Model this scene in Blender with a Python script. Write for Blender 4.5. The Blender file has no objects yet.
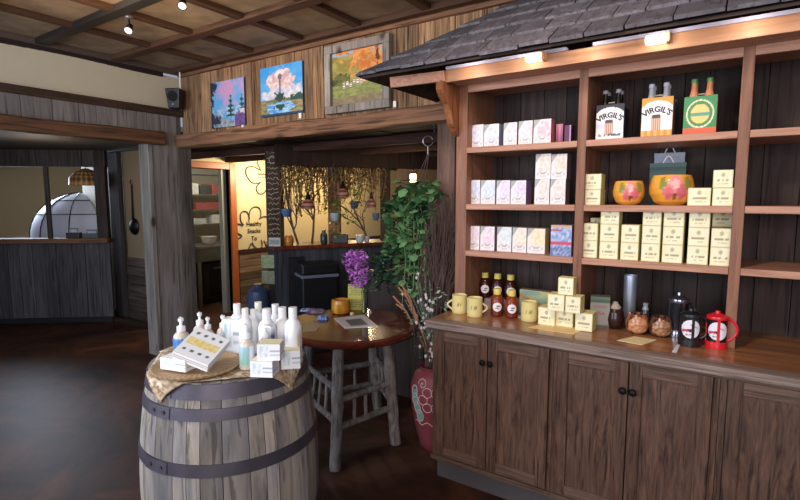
import bpy, math, random
from mathutils import Vector, Matrix, noise
random.seed(7)
PI = math.pi
COL = bpy.context.scene.collection
# ---------------------------------------------------------------- camera model
FPX = 500.0; EYE = 1.6
PITCH = math.atan(52 / 500.0); YAW = math.atan(340 * math.cos(PITCH) / 500.0)
sn, cs = math.sin(YAW), math.cos(YAW); sp, cp = math.sin(PITCH), math.cos(PITCH)
FW = Vector((-sn * cp, cs * cp, -sp)); RT = Vector((cs, sn, 0)); UP = Vector((-sn * sp, cs * sp, cp))
def ray(x, y): return FW + RT * ((x - 400) / FPX) + UP * ((250 - y) / FPX)
def pz(x, y, z=0.0):
    d = ray(x, y); t = (z - EYE) / d.z; return Vector((d.x * t, d.y * t, z))
def py(x, y, Y):
    d = ray(x, y); t = Y / d.y; return Vector((d.x * t, Y, EYE + d.z * t))
def px(x, y, X):
    d = ray(x, y); t = X / d.x; return Vector((X, d.y * t, EYE + d.z * t))

# ---------------------------------------------------------------- mesh builder
def lin(c):
    if isinstance(c, str):
        c = c.lstrip('#'); c = [int(c[i:i + 2], 16) / 255 for i in (0, 2, 4)]
    return tuple((x / 12.92 if x <= .04045 else ((x + .055) / 1.055) ** 2.4) for x in c[:3]) + (1.0,)
def mixc(a, b, t):
    t = max(0, min(1, t)); return tuple(a[i] * (1 - t) + b[i] * t for i in range(3))
def rgb(h):
    h = h.lstrip('#'); return tuple(int(h[i:i + 2], 16) / 255 for i in (0, 2, 4))
class MB:
    def __init__(s): s.v = []; s.f = []; s.c = []; s.m = []
    def add(s, vs, fs, col=None, mi=0):
        n = len(s.v); s.v += [tuple(v) for v in vs]; s.f += [tuple(i + n for i in f) for f in fs]
        s.m += [mi] * len(fs)
        if col is None: col = (1, 1, 1)
        if isinstance(col, list): s.c += [lin(c) for c in col]
        else: s.c += [lin(col)] * len(vs)
        return s
    def box(s, x0, x1, y0, y1, z0, z1, col=None, mi=0, M=None):
        vs = [Vector((x, y, z)) for x in (x0, x1) for y in (y0, y1) for z in (z0, z1)]
        if M is not None: vs = [M @ v for v in vs]
        return s.add(vs, [(0, 1, 3, 2), (4, 6, 7, 5), (0, 4, 5, 1), (2, 3, 7, 6), (0, 2, 6, 4), (1, 5, 7, 3)], col, mi)
    def bar(s, a, b, w, h, col=None, mi=0, up=Vector((0, 0, 1))):
        a = Vector(a); b = Vector(b); d = (b - a); L = d.length; d.normalize()
        sd = d.cross(up)
        if sd.length < 1e-4: sd = d.cross(Vector((1, 0, 0)))
        sd.normalize(); u = sd.cross(d)
        vs = [a + d * (L * i) + sd * (w / 2 * j) + u * (h / 2 * k) for i in (0, 1) for j in (-1, 1) for k in (-1, 1)]
        return s.add(vs, [(0, 1, 3, 2), (4, 6, 7, 5), (0, 4, 5, 1), (2, 3, 7, 6), (0, 2, 6, 4), (1, 5, 7, 3)], col, mi)
    def tube(s, pts, r, n=8, col=None, mi=0, jit=0):
        pts = [Vector(p) for p in pts]; rs = r if isinstance(r, (list, tuple)) else [r] * len(pts)
        vs = []; prev = None
        for i, p in enumerate(pts):
            d = (pts[min(i + 1, len(pts) - 1)] - pts[max(i - 1, 0)]).normalized()
            if prev is None:
                sd = d.cross(Vector((0, 0, 1)))
                if sd.length < .05: sd = d.cross(Vector((1, 0, 0)))
            else: sd = prev - d * prev.dot(d)
            sd.normalize(); prev = sd; u = d.cross(sd)
            for k in range(n):
                a = 2 * PI * k / n; rr = rs[i] * (1 + random.uniform(-jit, jit))
                vs.append(p + sd * (rr * math.cos(a)) + u * (rr * math.sin(a)))
        fs = []
        for i in range(len(pts) - 1):
            for k in range(n):
                k2 = (k + 1) % n; fs.append((i * n + k, (i + 1) * n + k, (i + 1) * n + k2, i * n + k2))
        fs.append(tuple(range(n))); L = (len(pts) - 1) * n; fs.append(tuple(L + n - 1 - k for k in range(n)))
        return s.add(vs, fs, col, mi)
    def lathe(s, prof, n=24, c=(0, 0, 0), col=None, colf=None, mi=0, sub=1, cap=True, sx=1, sy=1):
        if sub > 1:
            q = []
            for (r0, z0), (r1, z1) in zip(prof, prof[1:]):
                for k in range(sub): q.append((r0 + (r1 - r0) * k / sub, z0 + (z1 - z0) * k / sub))
            prof = q + [prof[-1]]
        vs = []; cc = []
        for r, z in prof:
            for k in range(n):
                a = 2 * PI * k / n; vs.append((c[0] + r * math.cos(a) * sx, c[1] + r * math.sin(a) * sy, c[2] + z))
                if colf: cc.append(colf(a, z, r))
        fs = []
        for i in range(len(prof) - 1):
            for k in range(n):
                k2 = (k + 1) % n; fs.append((i * n + k, i * n + k2, (i + 1) * n + k2, (i + 1) * n + k))
        if cap:
            if prof[0][0] > 1e-5: fs.append(tuple(reversed(range(n))))
            L = (len(prof) - 1) * n
            if prof[-1][0] > 1e-5: fs.append(tuple(L + k for k in range(n)))
        return s.add(vs, fs, cc if colf else col, mi)
    def grid(s, o, u, w, nx, ny, colf, mi=0, dispf=None):
        o = Vector(o); u = Vector(u); w = Vector(w); vs = []; cc = []
        for j in range(ny + 1):
            for i in range(nx + 1):
                a, b = i / nx, j / ny; p = o + u * a + w * b
                if dispf: p = dispf(a, b, p)
                vs.append(p); cc.append(colf(a, b) if colf else (1, 1, 1))
        fs = [(j * (nx + 1) + i, j * (nx + 1) + i + 1, (j + 1) * (nx + 1) + i + 1, (j + 1) * (nx + 1) + i) for j in range(ny) for i in range(nx)]
        return s.add(vs, fs, cc, mi)
    def build(s, name, mat, parent=None, loc=None, rot=None, smooth=False, bevel=0, two=False):
        me = bpy.data.meshes.new(name); me.from_pydata(s.v, [], s.f); me.update()
        for m in (mat if isinstance(mat, (list, tuple)) else [mat]): me.materials.append(m)
        me.polygons.foreach_set('material_index', s.m)
        at = me.color_attributes.new('Col', 'FLOAT_COLOR', 'POINT')
        at.data.foreach_set('color', [x for c in s.c for x in c])
        o = bpy.data.objects.new(name, me); COL.objects.link(o)
        if parent: o.parent = parent
        if loc is not None: o.location = loc
        if rot is not None: o.rotation_euler = rot
        if smooth:
            me.polygons.foreach_set('use_smooth', [True] * len(me.polygons))
            try: me.set_sharp_from_angle(angle=math.radians(38))
            except Exception: pass
        if bevel:
            b = o.modifiers.new('bevel', 'BEVEL'); b.width = bevel; b.segments = 2; b.limit_method = 'ANGLE'
        return o
def tag(o, label=None, cat=None, group=None, kind=None):
    if label: o['label'] = label
    if cat: o['category'] = cat
    if group: o['group'] = group
    if kind: o['kind'] = kind
    return o
def empty(name, loc=(0, 0, 0), rz=0, label=None, cat=None, group=None):
    o = bpy.data.objects.new(name, None); COL.objects.link(o); o.location = loc; o.rotation_euler = (0, 0, rz)
    o.empty_display_size = .05
    return tag(o, label, cat, group)
def struct(o): o['kind'] = 'structure'; return o
def dup(root, loc=None, rz=None, label=None, group=None):
    r = root.copy(); COL.objects.link(r)
    if loc is not None: r.location = loc
    if rz is not None: r.rotation_euler = (0, 0, rz)
    if label: r['label'] = label
    if group: r['group'] = group
    for ch in list(root.children):
        c = ch.copy(); COL.objects.link(c); c.parent = r
        for g in list(ch.children):
            d = g.copy(); COL.objects.link(d); d.parent = c
    return r
def text_mb(txt, size, mb=None, warp=None, depth=.0006, place=None, mi=0, col=None, bold=0):
    cu = bpy.data.curves.new('t', 'FONT'); cu.body = txt; cu.size = size; cu.align_x = 'CENTER'; cu.align_y = 'CENTER'
    cu.extrude = depth; cu.resolution_u = 3; cu.offset = bold
    ob = bpy.data.objects.new('t', cu); COL.objects.link(ob)
    dg = bpy.context.evaluated_depsgraph_get(); me = bpy.data.meshes.new_from_object(ob.evaluated_get(dg))
    vs = [v.co.copy() for v in me.vertices]; fs = [tuple(p.vertices) for p in me.polygons]
    bpy.data.objects.remove(ob); bpy.data.curves.remove(cu); bpy.data.meshes.remove(me)
    if warp: vs = [warp(v) for v in vs]
    # font XY plane -> XZ plane facing -Y
    vs = [Vector((v.x, -v.z, v.y)) for v in vs]
    if place: vs = [place(v) for v in vs]
    mb = mb or MB(); mb.add(vs, fs, col, mi); return mb

# ---------------------------------------------------------------- materials
MATS = {}
def newmat(name):
    m = bpy.data.materials.new(name); m.use_nodes = True; nt = m.node_tree; nt.nodes.clear()
    out = nt.nodes.new('ShaderNodeOutputMaterial'); b = nt.nodes.new('ShaderNodeBsdfPrincipled')
    nt.links.new(b.outputs[0], out.inputs[0]); MATS[name] = m; return m, nt, b
def plain(name, c, rough=.5, metal=0, emit=0, var=.08, vs=30, trans=0, spec=.5, sss=0):
    m, nt, b = newmat(name); L = nt.links.new
    b.inputs['Roughness'].default_value = rough; b.inputs['Metallic'].default_value = metal
    b.inputs['Transmission Weight'].default_value = trans; b.inputs['Specular IOR Level'].default_value = spec
    base = lin(c)
    tc = nt.nodes.new('ShaderNodeTexCoord'); nz = nt.nodes.new('ShaderNodeTexNoise'); nz.inputs['Scale'].default_value = vs
    nz.inputs['Detail'].default_value = 3; L(tc.outputs['Object'], nz.inputs['Vector'])
    hs = nt.nodes.new('ShaderNodeHueSaturation'); hs.inputs['Color'].default_value = base
    mr = nt.nodes.new('ShaderNodeMapRange'); mr.inputs['To Min'].default_value = 1 - var; mr.inputs['To Max'].default_value = 1 + var
    L(nz.outputs['Fac'], mr.inputs['Value']); L(mr.outputs[0], hs.inputs['Value']); L(hs.outputs[0], b.inputs['Base Color'])
    if emit:
        b.inputs['Emission Color'].default_value = base; b.inputs['Emission Strength'].default_value = emit
    return m
def wood(name, c1, c2, c3, axis='Z', cross=22, along=1.2, rough=.65, isl=.5, bump=.25, blotch=2.0, spec=.3, coat=0, dist=.8, ramp=(.3, .7), crack=.5, knots=0):
    m, nt, b = newmat(name); N = nt.nodes.new; L = nt.links.new
    tc = N('ShaderNodeTexCoord'); geo = N('ShaderNodeNewGeometry')
    off = N('ShaderNodeVectorMath'); off.operation = 'MULTIPLY_ADD'
    comb = N('ShaderNodeCombineXYZ')
    for i in range(3): L(geo.outputs['Random Per Island'], comb.inputs[i])
    L(comb.outputs[0], off.inputs[0]); off.inputs[1].default_value = (13, 17, 11); L(tc.outputs['Object'], off.inputs[2])
    mp = N('ShaderNodeMapping'); sc = [cross] * 3; sc['XYZ'.index(axis)] = along; mp.inputs['Scale'].default_value = sc
    L(off.outputs[0], mp.inputs['Vector'])
    nz = N('ShaderNodeTexNoise'); nz.inputs['Scale'].default_value = 1; nz.inputs['Detail'].default_value = 7
    nz.inputs['Roughness'].default_value = .62; nz.inputs['Distortion'].default_value = dist; L(mp.outputs[0], nz.inputs['Vector'])
    rp = N('ShaderNodeValToRGB'); rp.color_ramp.elements[0].position = ramp[0]; rp.color_ramp.elements[1].position = ramp[1]
    rp.color_ramp.elements[0].color = lin(c1); rp.color_ramp.elements[1].color = lin(c2); L(nz.outputs['Fac'], rp.inputs['Fac'])
    n2 = N('ShaderNodeTexNoise'); n2.inputs['Scale'].default_value = blotch; n2.inputs['Detail'].default_value = 3; L(off.outputs[0], n2.inputs['Vector'])
    r2 = N('ShaderNodeMapRange'); r2.inputs['From Min'].default_value = .42; r2.inputs['From Max'].default_value = .68; L(n2.outputs['Fac'], r2.inputs['Value'])
    mx = N('ShaderNodeMix'); mx.data_type = 'RGBA'; L(r2.outputs[0], mx.inputs['Factor']); L(rp.outputs[0], mx.inputs[6]); mx.inputs[7].default_value = lin(c3)
    m2 = N('ShaderNodeMix'); m2.data_type = 'RGBA'; m2.inputs['Factor'].default_value = .55; L(mx.outputs[2], m2.inputs[6]); L(rp.outputs[0], m2.inputs[7])
    if knots:
        mk = N('ShaderNodeMapping'); sk = [knots] * 3; sk['XYZ'.index(axis)] = knots * .55; mk.inputs['Scale'].default_value = sk; L(off.outputs[0], mk.inputs['Vector'])
        vk = N('ShaderNodeTexVoronoi'); vk.inputs['Scale'].default_value = 1; L(mk.outputs[0], vk.inputs['Vector'])
        rk = N('ShaderNodeMapRange'); rk.inputs['From Min'].default_value = .08; rk.inputs['From Max'].default_value = .15; rk.inputs['To Min'].default_value = .85; rk.inputs['To Max'].default_value = 0; L(vk.outputs['Distance'], rk.inputs['Value'])
        m4 = N('ShaderNodeMix'); m4.data_type = 'RGBA'; L(rk.outputs[0], m4.inputs['Factor']); L(m2.outputs[2], m4.inputs[6]); m4.inputs[7].default_value = lin(mixc(rgb(c1), (0, 0, 0), .55)); m2 = m4
    hs = N('ShaderNodeHueSaturation'); mr = N('ShaderNodeMapRange'); mr.inputs['To Min'].default_value = 1 - isl * .6; mr.inputs['To Max'].default_value = 1 + isl * .6
    L(geo.outputs['Random Per Island'], mr.inputs['Value'])
    if crack:
        mp3 = N('ShaderNodeMapping'); sc3 = [cross * 2.2] * 3; sc3['XYZ'.index(axis)] = along * 1.6; mp3.inputs['Scale'].default_value = sc3; L(off.outputs[0], mp3.inputs['Vector'])
        n3 = N('ShaderNodeTexNoise'); n3.inputs['Scale'].default_value = 1; n3.inputs['Detail'].default_value = 4; n3.inputs['Distortion'].default_value = .4; L(mp3.outputs[0], n3.inputs['Vector'])
        r3 = N('ShaderNodeMapRange'); r3.inputs['From Min'].default_value = .34; r3.inputs['From Max'].default_value = .42; r3.inputs['To Min'].default_value = 1 - crack; L(n3.outputs['Fac'], r3.inputs['Value'])
        mu = N('ShaderNodeMath'); mu.operation = 'MULTIPLY'; L(mr.outputs[0], mu.inputs[0]); L(r3.outputs[0], mu.inputs[1]); mr = mu
    L(mr.outputs[0], hs.inputs['Value']); L(m2.outputs[2], hs.inputs['Color'])
    L(hs.outputs[0], b.inputs['Base Color'])
    b.inputs['Roughness'].default_value = rough; b.inputs['Specular IOR Level'].default_value = spec; b.inputs['Coat Weight'].default_value = coat
    b.inputs['Coat Roughness'].default_value = .12
    bp = N('ShaderNodeBump'); bp.inputs['Strength'].default_value = bump; bp.inputs['Distance'].default_value = .0016
    L(nz.outputs['Fac'], bp.inputs['Height']); L(bp.outputs[0], b.inputs['Normal'])
    return m
def attr(name, rough=.5, metal=0, trans=0, spec=.4):
    m, nt, b = newmat(name); a = nt.nodes.new('ShaderNodeAttribute'); a.attribute_name = 'Col'
    nt.links.new(a.outputs['Color'], b.inputs['Base Color']); b.inputs['Roughness'].default_value = rough
    b.inputs['Metallic'].default_value = metal; b.inputs['Transmission Weight'].default_value = trans; b.inputs['Specular IOR Level'].default_value = spec
    return m
PAINT = attr('painted_surface', .55); GLOSSY = attr('painted_gloss', .22); LEAF = attr('leaf_surface', .45)
barn = wood('barn_board_brown', '#674a34', '#b28d68', '#5c5148', 'Z', 30, 1.6, .8, .6, .6, ramp=(.33, .66), crack=.8, knots=5)
barn_h = wood('barn_timber_brown', '#54392a', '#9a7052', '#6d5442', 'X', 20, 1.3, .75, .3, .5, crack=.6, knots=3)
barn_hy = wood('barn_timber_brown_y', '#382619', '#80593c', '#55402e', 'Y', 20, 1.3, .75, .3, .5)
grey = wood('weathered_grey_board', '#6e6863', '#a39c95', '#7f7266', 'Z', 22, 1.4, .85, .4, .5, knots=4)
greyd = wood('dark_weathered_board', '#2d2726', '#544d4b', '#3a312d', 'Z', 22, 1.4, .85, .6, .5)
grey_y = wood('grey_board_y', '#37271e', '#5d4636', '#43322a', 'Y', 22, 1.4, .8, .3, .4)
beamm = wood('ceiling_beam_wood', '#3a251b', '#63442f', '#4b3424', 'X', 18, 1.2, .7, .35, .3)
beamy = wood('ceiling_beam_wood_y', '#3a251b', '#63442f', '#4b3424', 'Y', 18, 1.2, .7, .35, .3)
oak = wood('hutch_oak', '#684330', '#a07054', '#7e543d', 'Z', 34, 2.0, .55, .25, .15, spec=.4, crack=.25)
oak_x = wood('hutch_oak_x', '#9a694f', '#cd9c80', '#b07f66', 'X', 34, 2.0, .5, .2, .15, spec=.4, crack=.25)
cab = wood('cabinet_oak', '#30201a', '#6f5241', '#483327', 'Z', 26, 2.4, .5, .3, .2, dist=3.5, spec=.35, crack=.6)
cab_x = wood('cabinet_oak_x', '#3d2c24', '#795f50', '#564034', 'X', 36, 2.0, .6, .2, .2, dist=1.5, crack=.45)
ctop = wood('counter_gloss', '#6b4226', '#b57c4e', '#8f5533', 'X', 14, 1.2, .28, .1, .03, spec=.5, coat=.3, crack=.15)
hback = wood('hutch_back_plank', '#2a211f', '#4b3f3b', '#362a27', 'Z', 20, 1.3, .75, .6, .4)
darkwood = wood('dark_soffit', '#1d1411', '#3b2a20', '#2b1d16', 'Y', 14, 1.0, .8, .6, .4)
staves = wood('barrel_stave', '#5f5952', '#a69a8c', '#757887', 'Z', 24, 1.6, .75, .75, .35, blotch=4)
shingle = wood('slate_shingle', '#4c494e', '#827d82', '#625e64', 'Y', 26, 3, .75, .4, .5)
tabletop = wood('redwood_gloss', '#3c150f', '#6c3020', '#4d1e16', 'X', 9, 1.2, .25, .1, .02, spec=.4, coat=.25, crack=.15)
bark = wood('log_bark', '#3f3936', '#857d77', '#5c544e', 'Z', 26, 6, .9, .4, .8)
bar_top = wood('bar_top_wood', '#40180f', '#7d3b22', '#5a2a1c', 'Y', 12, 1.2, .35, .2, .1, crack=.25)
logw = wood('log_wainscot', '#4b3828', '#8d7259', '#6a5543', 'Y', 18, 1.2, .8, .8, .5)
bluegrey = wood('bar_front_board', '#24242c', '#454650', '#2d2d35', 'Z', 22, 1.4, .7, .4, .3)
twig = plain('dry_twig', '#5f4a44', .8, var=.3, vs=12)
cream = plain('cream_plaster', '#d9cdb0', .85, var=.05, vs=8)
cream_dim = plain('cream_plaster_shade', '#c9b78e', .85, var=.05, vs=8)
tan = plain('tan_plaster', '#8f7d62', .85, var=.08, vs=6)
steel = plain('brushed_steel', '#a9aaac', .35, .9, var=.1)
blackm = plain('black_plastic', '#17181b', .4, var=.1)
blackmet = plain('black_metal', '#1f1c1b', .4, .7, var=.1)
hoop = plain('hoop_iron', '#565058', .5, .65, var=.35, vs=14)
whitep = plain('white_plastic', '#eeeef0', .35, var=.02)
lamp_w = plain('puck_glow', '#fff3dc', .4, emit=3.0, var=0)
bulb = plain('bulb_glow', '#ffe2ad', .4, emit=14.0, var=0)
glass = plain('clear_glass', '#eef4f6', .03, trans=1, var=0)
orange_trim = plain('orange_stained_frame', '#a85a2c', .45, var=.15, vs=9)
redp = plain('red_plastic', '#d1202a', .28, var=.04)
inkm = plain('ink_line', '#3c3a30', .8, var=.05)
lavender = plain('pale_metal_strip', '#c4c4de', .4, var=.03)
terracotta = plain('floor_pot_clay', '#73323a', .55, var=.25, vs=14)
chalk = plain('incised_clay_line', '#c9a29a', .8, var=.05)
teal = plain('painted_leaf_teal', '#5f8f8b', .7, var=.15)

def ceiling_mat():
    m, nt, b = newmat('ceiling_panel'); N = nt.nodes.new; L = nt.links.new
    tc = N('ShaderNodeTexCoord'); n = N('ShaderNodeTexNoise'); n.inputs['Scale'].default_value = 5; n.inputs['Detail'].default_value = 6
    L(tc.outputs['Object'], n.inputs['Vector']); r = N('ShaderNodeValToRGB'); r.color_ramp.elements[0].color = lin('#6f5c49'); r.color_ramp.elements[1].color = lin('#9c866b')
    r.color_ramp.elements[0].position = .3; r.color_ramp.elements[1].position = .7
    L(n.outputs['Fac'], r.inputs['Fac']); L(r.outputs[0], b.inputs['Base Color']); b.inputs['Roughness'].default_value = .85
    return m
def floor_mat():
    m, nt, b = newmat('stained_concrete'); N = nt.nodes.new; L = nt.links.new
    tc = N('ShaderNodeTexCoord'); n = N('ShaderNodeTexNoise'); n.inputs['Scale'].default_value = 1.6; n.inputs['Detail'].default_value = 8
    n.inputs['Roughness'].default_value = .65; n.inputs['Distortion'].default_value = 1.2
    L(tc.outputs['Object'], n.inputs['Vector']); r = N('ShaderNodeValToRGB'); e = r.color_ramp.elements
    e[0].color = lin('#241a16'); e[0].position = .35; e[1].color = lin('#5f3a29'); e[1].position = .72
    q = e.new(.52); q.color = lin('#40281e')
    L(n.outputs['Fac'], r.inputs['Fac']); L(r.outputs[0], b.inputs['Base Color'])
    b.inputs['Roughness'].default_value = .5; b.inputs['Specular IOR Level'].default_value = .15
    bp = N('ShaderNodeBump'); bp.inputs['Strength'].default_value = .12; bp.inputs['Distance'].default_value = .004; L(n.outputs['Fac'], bp.inputs['Height']); L(bp.outputs[0], b.inputs['Normal'])
    return m
CEIL = ceiling_mat(); FLOOR = floor_mat()

# ================================================================ SHELL
WY = 3.10; LX = -4.80; CZ = 2.88
struct(MB().box(-11, 3, -2.5, 10, -.1, 0).build('floor', FLOOR))
struct(MB().box(LX - .16, 3, -2.5, WY + .25, CZ, CZ + .1).build('ceiling', CEIL))
def boards(mb, a, b, wid, face, z0, z1, axis='X', thick=.03, jit=.006, out=-1, vary=.35):
    """vertical boards between a and b along axis, front face at `face`, growing away from the room"""
    p = a
    while p < b - .01:
        w = wid * random.uniform(1 - vary, 1 + vary); q = min(b, p + w)
        if b - q < wid * .4: q = b
        f = face + random.uniform(-jit, jit)
        lo, hi = (f, f + thick) if out < 0 else (f - thick, f)
        g = .0025
        if axis == 'X': mb.box(p + g, q - g, lo, hi, z0, z1)
        else: mb.box(lo, hi, p + g, q - g, z0, z1)
        p = q
    return mb
# picture wall (wall_back)
mb = MB(); boards(mb, LX + .005, -1.0, .16, WY, 2.2, 2.83)
mb.box(LX, -1.0, WY + .035, WY + .2, 2.22, CZ)
struct(mb.build('wall_back', barn))
mb = MB(); boards(mb, -1.0, 1.6, .16, WY, 0, 2.83); mb.box(-1.0, 1.6, WY + .035, WY + .2, 0, CZ)
boards(mb, -1.64, -1.0, .15, WY + .02, 0, 2.2); mb.box(-1.62, -1.0, WY + .055, WY + .2, 0, 2.2)
struct(mb.build('wall_back', hback))
# header timber, wall plate, post
def timber(a, b, w, h, name, mat, seg=18, jit=.012):
    a = Vector(a); b = Vector(b); d = (b - a).normalized(); up = Vector((0, 0, 1))
    if abs(d.z) > .9: up = Vector((0, 1, 0))
    sd = d.cross(up).normalized(); u = sd.cross(d); vs = []; fs = []
    prof = [(-1, -.8), (-.8, -1), (.8, -1), (1, -.8), (1, .8), (.8, 1), (-.8, 1), (-1, .8)]
    for i in range(seg + 1):
        p = a.lerp(b, i / seg)
        for k, (x, y) in enumerate(prof):
            nz = noise.noise(Vector((i * .6, k * 3.1, a.x * 5 + a.z * 3))) * jit
            vs.append(p + sd * (x * (w / 2 + nz)) + u * (y * (h / 2 + nz)))
    n = 8
    for i in range(seg):
        for k in range(n): fs.append((i * n + k, (i + 1) * n + k, (i + 1) * n + (k + 1) % n, i * n + (k + 1) % n))
    fs.append(tuple(range(n))); fs.append(tuple(seg * n + n - 1 - k for k in range(n)))
    m = MB().add(vs, fs); return struct(m.build(name, mat, smooth=True))
timber((LX + .01, WY - .02, 2.175), (-1.5, WY - .02, 2.175), .16, .12, 'trim_1', barn_h)
timber((LX, WY - .01, 2.845), (1.6, WY - .01, 2.845), .05, .06, 'trim_2', barn_h, 30, .004)
mb = MB(); mb.box(-1.765, -1.625, WY - .03, WY + .14, 0, 2.12); mb.box(-1.62, -1.53, WY + .0, WY + .12, 0, 2.12)
struct(mb.build('trim_3', wood('post_brown', '#43312b', '#8b6e5e', '#5c4a42', 'Z', 20, 1.5, .8, .3, .5), bevel=.008))
# left wall
mb = MB(); mb.box(LX - .16, LX - .002, -1.2, 3.28, 2.49, 2.81)
struct(mb.build('wall_left', cream))
mb = MB(); boards(mb, 2.76, 3.03, .3, LX, 0, 2.43, 'Y', out=1, vary=.05, jit=.003)
boards(mb, -.2, 2.83, .22, LX, 2.2, 2.43, 'Y', out=1, jit=.003)
mb.box(LX - .165, LX - .035, 2.76, 3.1, 0, 2.43); mb.box(LX - .16, LX - .035, -.2, 2.7, 2.14, 2.43)
boards(mb, -1.2, -.2, .22, LX, 0, 2.43, 'Y', out=1)
struct(mb.build('wall_left', grey))
mb = MB(); mb.box(LX - .165, LX - .02, 2.715, 2.758, 0, 2.13); mb.box(LX - .018, LX + .012, 2.71, 2.758, 0, 2.13)
struct(mb.build('trim_4', grey, bevel=.006))
mb = MB(); mb.box(LX - .16, LX + .004, 3.032, 3.18, 0, 2.12)
struct(mb.build('trim_5', wood('jamb_patina', '#4b4644', '#8a7f75', '#5d5048', 'Z', 22, 1.5, .85, .3, .5), bevel=.006))
timber((LX + .01, -.5, 2.185), (LX + .01, 2.86, 2.185), .13, .125, 'trim_6', barn_hy)
MB
struct(MB().box(LX, LX + .035, -1.2, WY, 2.42, 2.487).build('trim_7', grey_y, bevel=.004))
struct(MB().box(LX, LX + .04, -1.2, WY - .03, 2.83, 2.88).build('trim_8', plain('cornice_grey', '#57483f', .6), bevel=.004))
mb = MB()
nseg = 24
for i in range(nseg):
    y0 = 0.4 + i * 2.5 / nseg; y1 = y0 + 2.5 / nseg
    mb.box(LX, LX + .022, y0, y1, 2.795 + .006 * math.sin(i * .5), 2.84)
struct(mb.build('trim_9', plain('cornice_dark', '#241812', .7)))
# ceiling beams
k = 10
for X in (-4.14, -3.56, -2.97, -2.39, -1.80, -1.2, -.6, 0, .6):
    struct(MB().box(X - .035, X + .035, -2, WY - .04, CZ - .035, CZ).build('trim_%d' % k, beamy, bevel=.004)); k += 1
for Y, w in ((3.0, .05), (2.44, .09), (1.85, .085), (1.25, .09), (.6, .09)):
    struct(MB().box(LX, 1.6, Y - w / 2, Y + w / 2, CZ - .045, CZ - .001).build('trim_%d' % k, beamm if Y != 1.85 else plain('dark_main_beam', '#1d1714', .6), bevel=.004)); k += 1

# ================================================================ BACK ROOM
BX = -5.8; BZ = 2.15
mb = MB()
p = -6.0
while p < 1.5:
    w = random.uniform(.16, .24); mb.box(p + .003, p + w - .003, WY + .21, 9.6, BZ + random.uniform(0, .008), BZ + .05); p += w
struct(mb.build('ceiling', darkwood))
for Y in (3.75, 4.4, 5.1, 5.9, 6.7): timber((BX, Y, BZ - .035), (-.5, Y, BZ - .035), .09, .075, 'trim_%d' % k, wood('soffit_beam%d' % k, '#2c1b14', '#54352a', '#3b251a', 'X', 16, 1.1, .8, .2, .4)); k += 1
DY0, DY1, DZ = 3.66, 4.40, 1.985
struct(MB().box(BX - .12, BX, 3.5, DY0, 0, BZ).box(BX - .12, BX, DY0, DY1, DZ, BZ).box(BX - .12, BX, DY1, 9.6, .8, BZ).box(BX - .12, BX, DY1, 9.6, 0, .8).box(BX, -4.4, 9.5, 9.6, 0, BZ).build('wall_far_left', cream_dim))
mb = MB()
z = 0.0; i = 0
while z < .80:
    h = random.uniform(.085, .12); h = min(h, .82 - z); yy = DY1 + .11
    while yy < 9:
        L = random.uniform(.9, 1.8); mb.box(BX, BX + .03 + random.uniform(0, .012), yy, yy + L - .004, z, z + h - .006); yy += L
    z += h
struct(mb.build('wall_far_wainscot', logw)).name = 'baseboard_left'
struct(MB().box(BX, BX + .05, DY1 + .1, 9, .82, .875).build('trim_%d' % k, plain('dark_chair_rail', '#3a1d14', .5))); k += 1
mb = MB(); mb.box(BX - .13, BX + .03, DY1, DY1 + .10, 0, DZ + .085); mb.box(BX - .13, BX + .03, DY0 - .1, DY0, 0, DZ + .085); mb.box(BX - .13, BX + .03, DY0, DY1, DZ, DZ + .085)
struct(mb.build('door_1', orange_trim, bevel=.006))
struct(MB().box(BX - .135, BX - .06, DY1 - .075, DY1 - .002, 0, DZ).build('trim_%d' % k, plain('grey_inner_jamb', '#8b8c80', .6))); k += 1
mb = MB(); boards(mb, -4.80, .5, .2, 7.0, 0, BZ); struct(mb.build('wall_far', wood('far_plank', '#1d1410', '#38271f', '#261b16', 'Z', 18, 1.3, .8, .6, .4)))
struct(MB().box(.5, .6, WY + .2, 7.1, 0, BZ).build('wall_right', darkwood))
# kitchen behind the door
struct(MB().box(-8.2, -8.1, 3.6, 7, 0, 2.5).box(-8.1, BX - .13, 3.56, 3.62, 0, 2.5).box(-8.1, BX - .13, 6.4, 6.5, 0, 2.5).build('wall_kitchen', plain('kitchen_wall', '#b9b39d', .7)))
struct(MB().box(-8.2, BX - .13, 3.56, 6.5, 2.4, 2.5).build('ceiling', plain('kitchen_ceiling', '#c9c5b8', .8)))
# flowers drawn on the cream wall
def wallp(x, y, X=BX + .004): return px(x, y, X)
def stroke(mb, pts, r=.0085, X=BX + .009):
    q = []
    P = [wallp(*p, X) for p in pts]
    for i in range(len(P) - 1):
        p0 = P[max(i - 1, 0)]; p1 = P[i]; p2 = P[i + 1]; p3 = P[min(i + 2, len(P) - 1)]
        for t in (0, .2, .4, .6, .8):
            q.append(.5 * ((2 * p1) + (p2 - p0) * t + (2 * p0 - 5 * p1 + 4 * p2 - p3) * t * t + (3 * p1 - p0 - 3 * p2 + p3) * t ** 3))
    q.append(P[-1]); mb.tube(q, r, 5)
r1 = [[(257, 159), (258, 164), (261, 171)], [(260, 170), (253, 166.5), (247, 168), (246, 173), (248, 178), (252, 182.5), (257, 183.5), (261, 182)],
      [(260, 183), (256.5, 187), (257, 191.5), (260, 194), (264, 193), (267, 188.5)], [(266.5, 191), (267, 196), (270, 200)]]
mb = MB()
for s_ in r1: stroke(mb, s_)
for a, b in ((170, 175.5), (174, 177.5)):
    for i in range(5): stroke(mb, [(258 + i * 2.3, b - .5), (259 + i * 2.3, a + 3.4), (259.6 + i * 2.3, b - .5)], .005)
tag(mb.build('flower_mural', inkm), 'half hidden upper line-drawn flower on the cream wall beside the chalk post', 'mural')
mb = MB()
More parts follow.
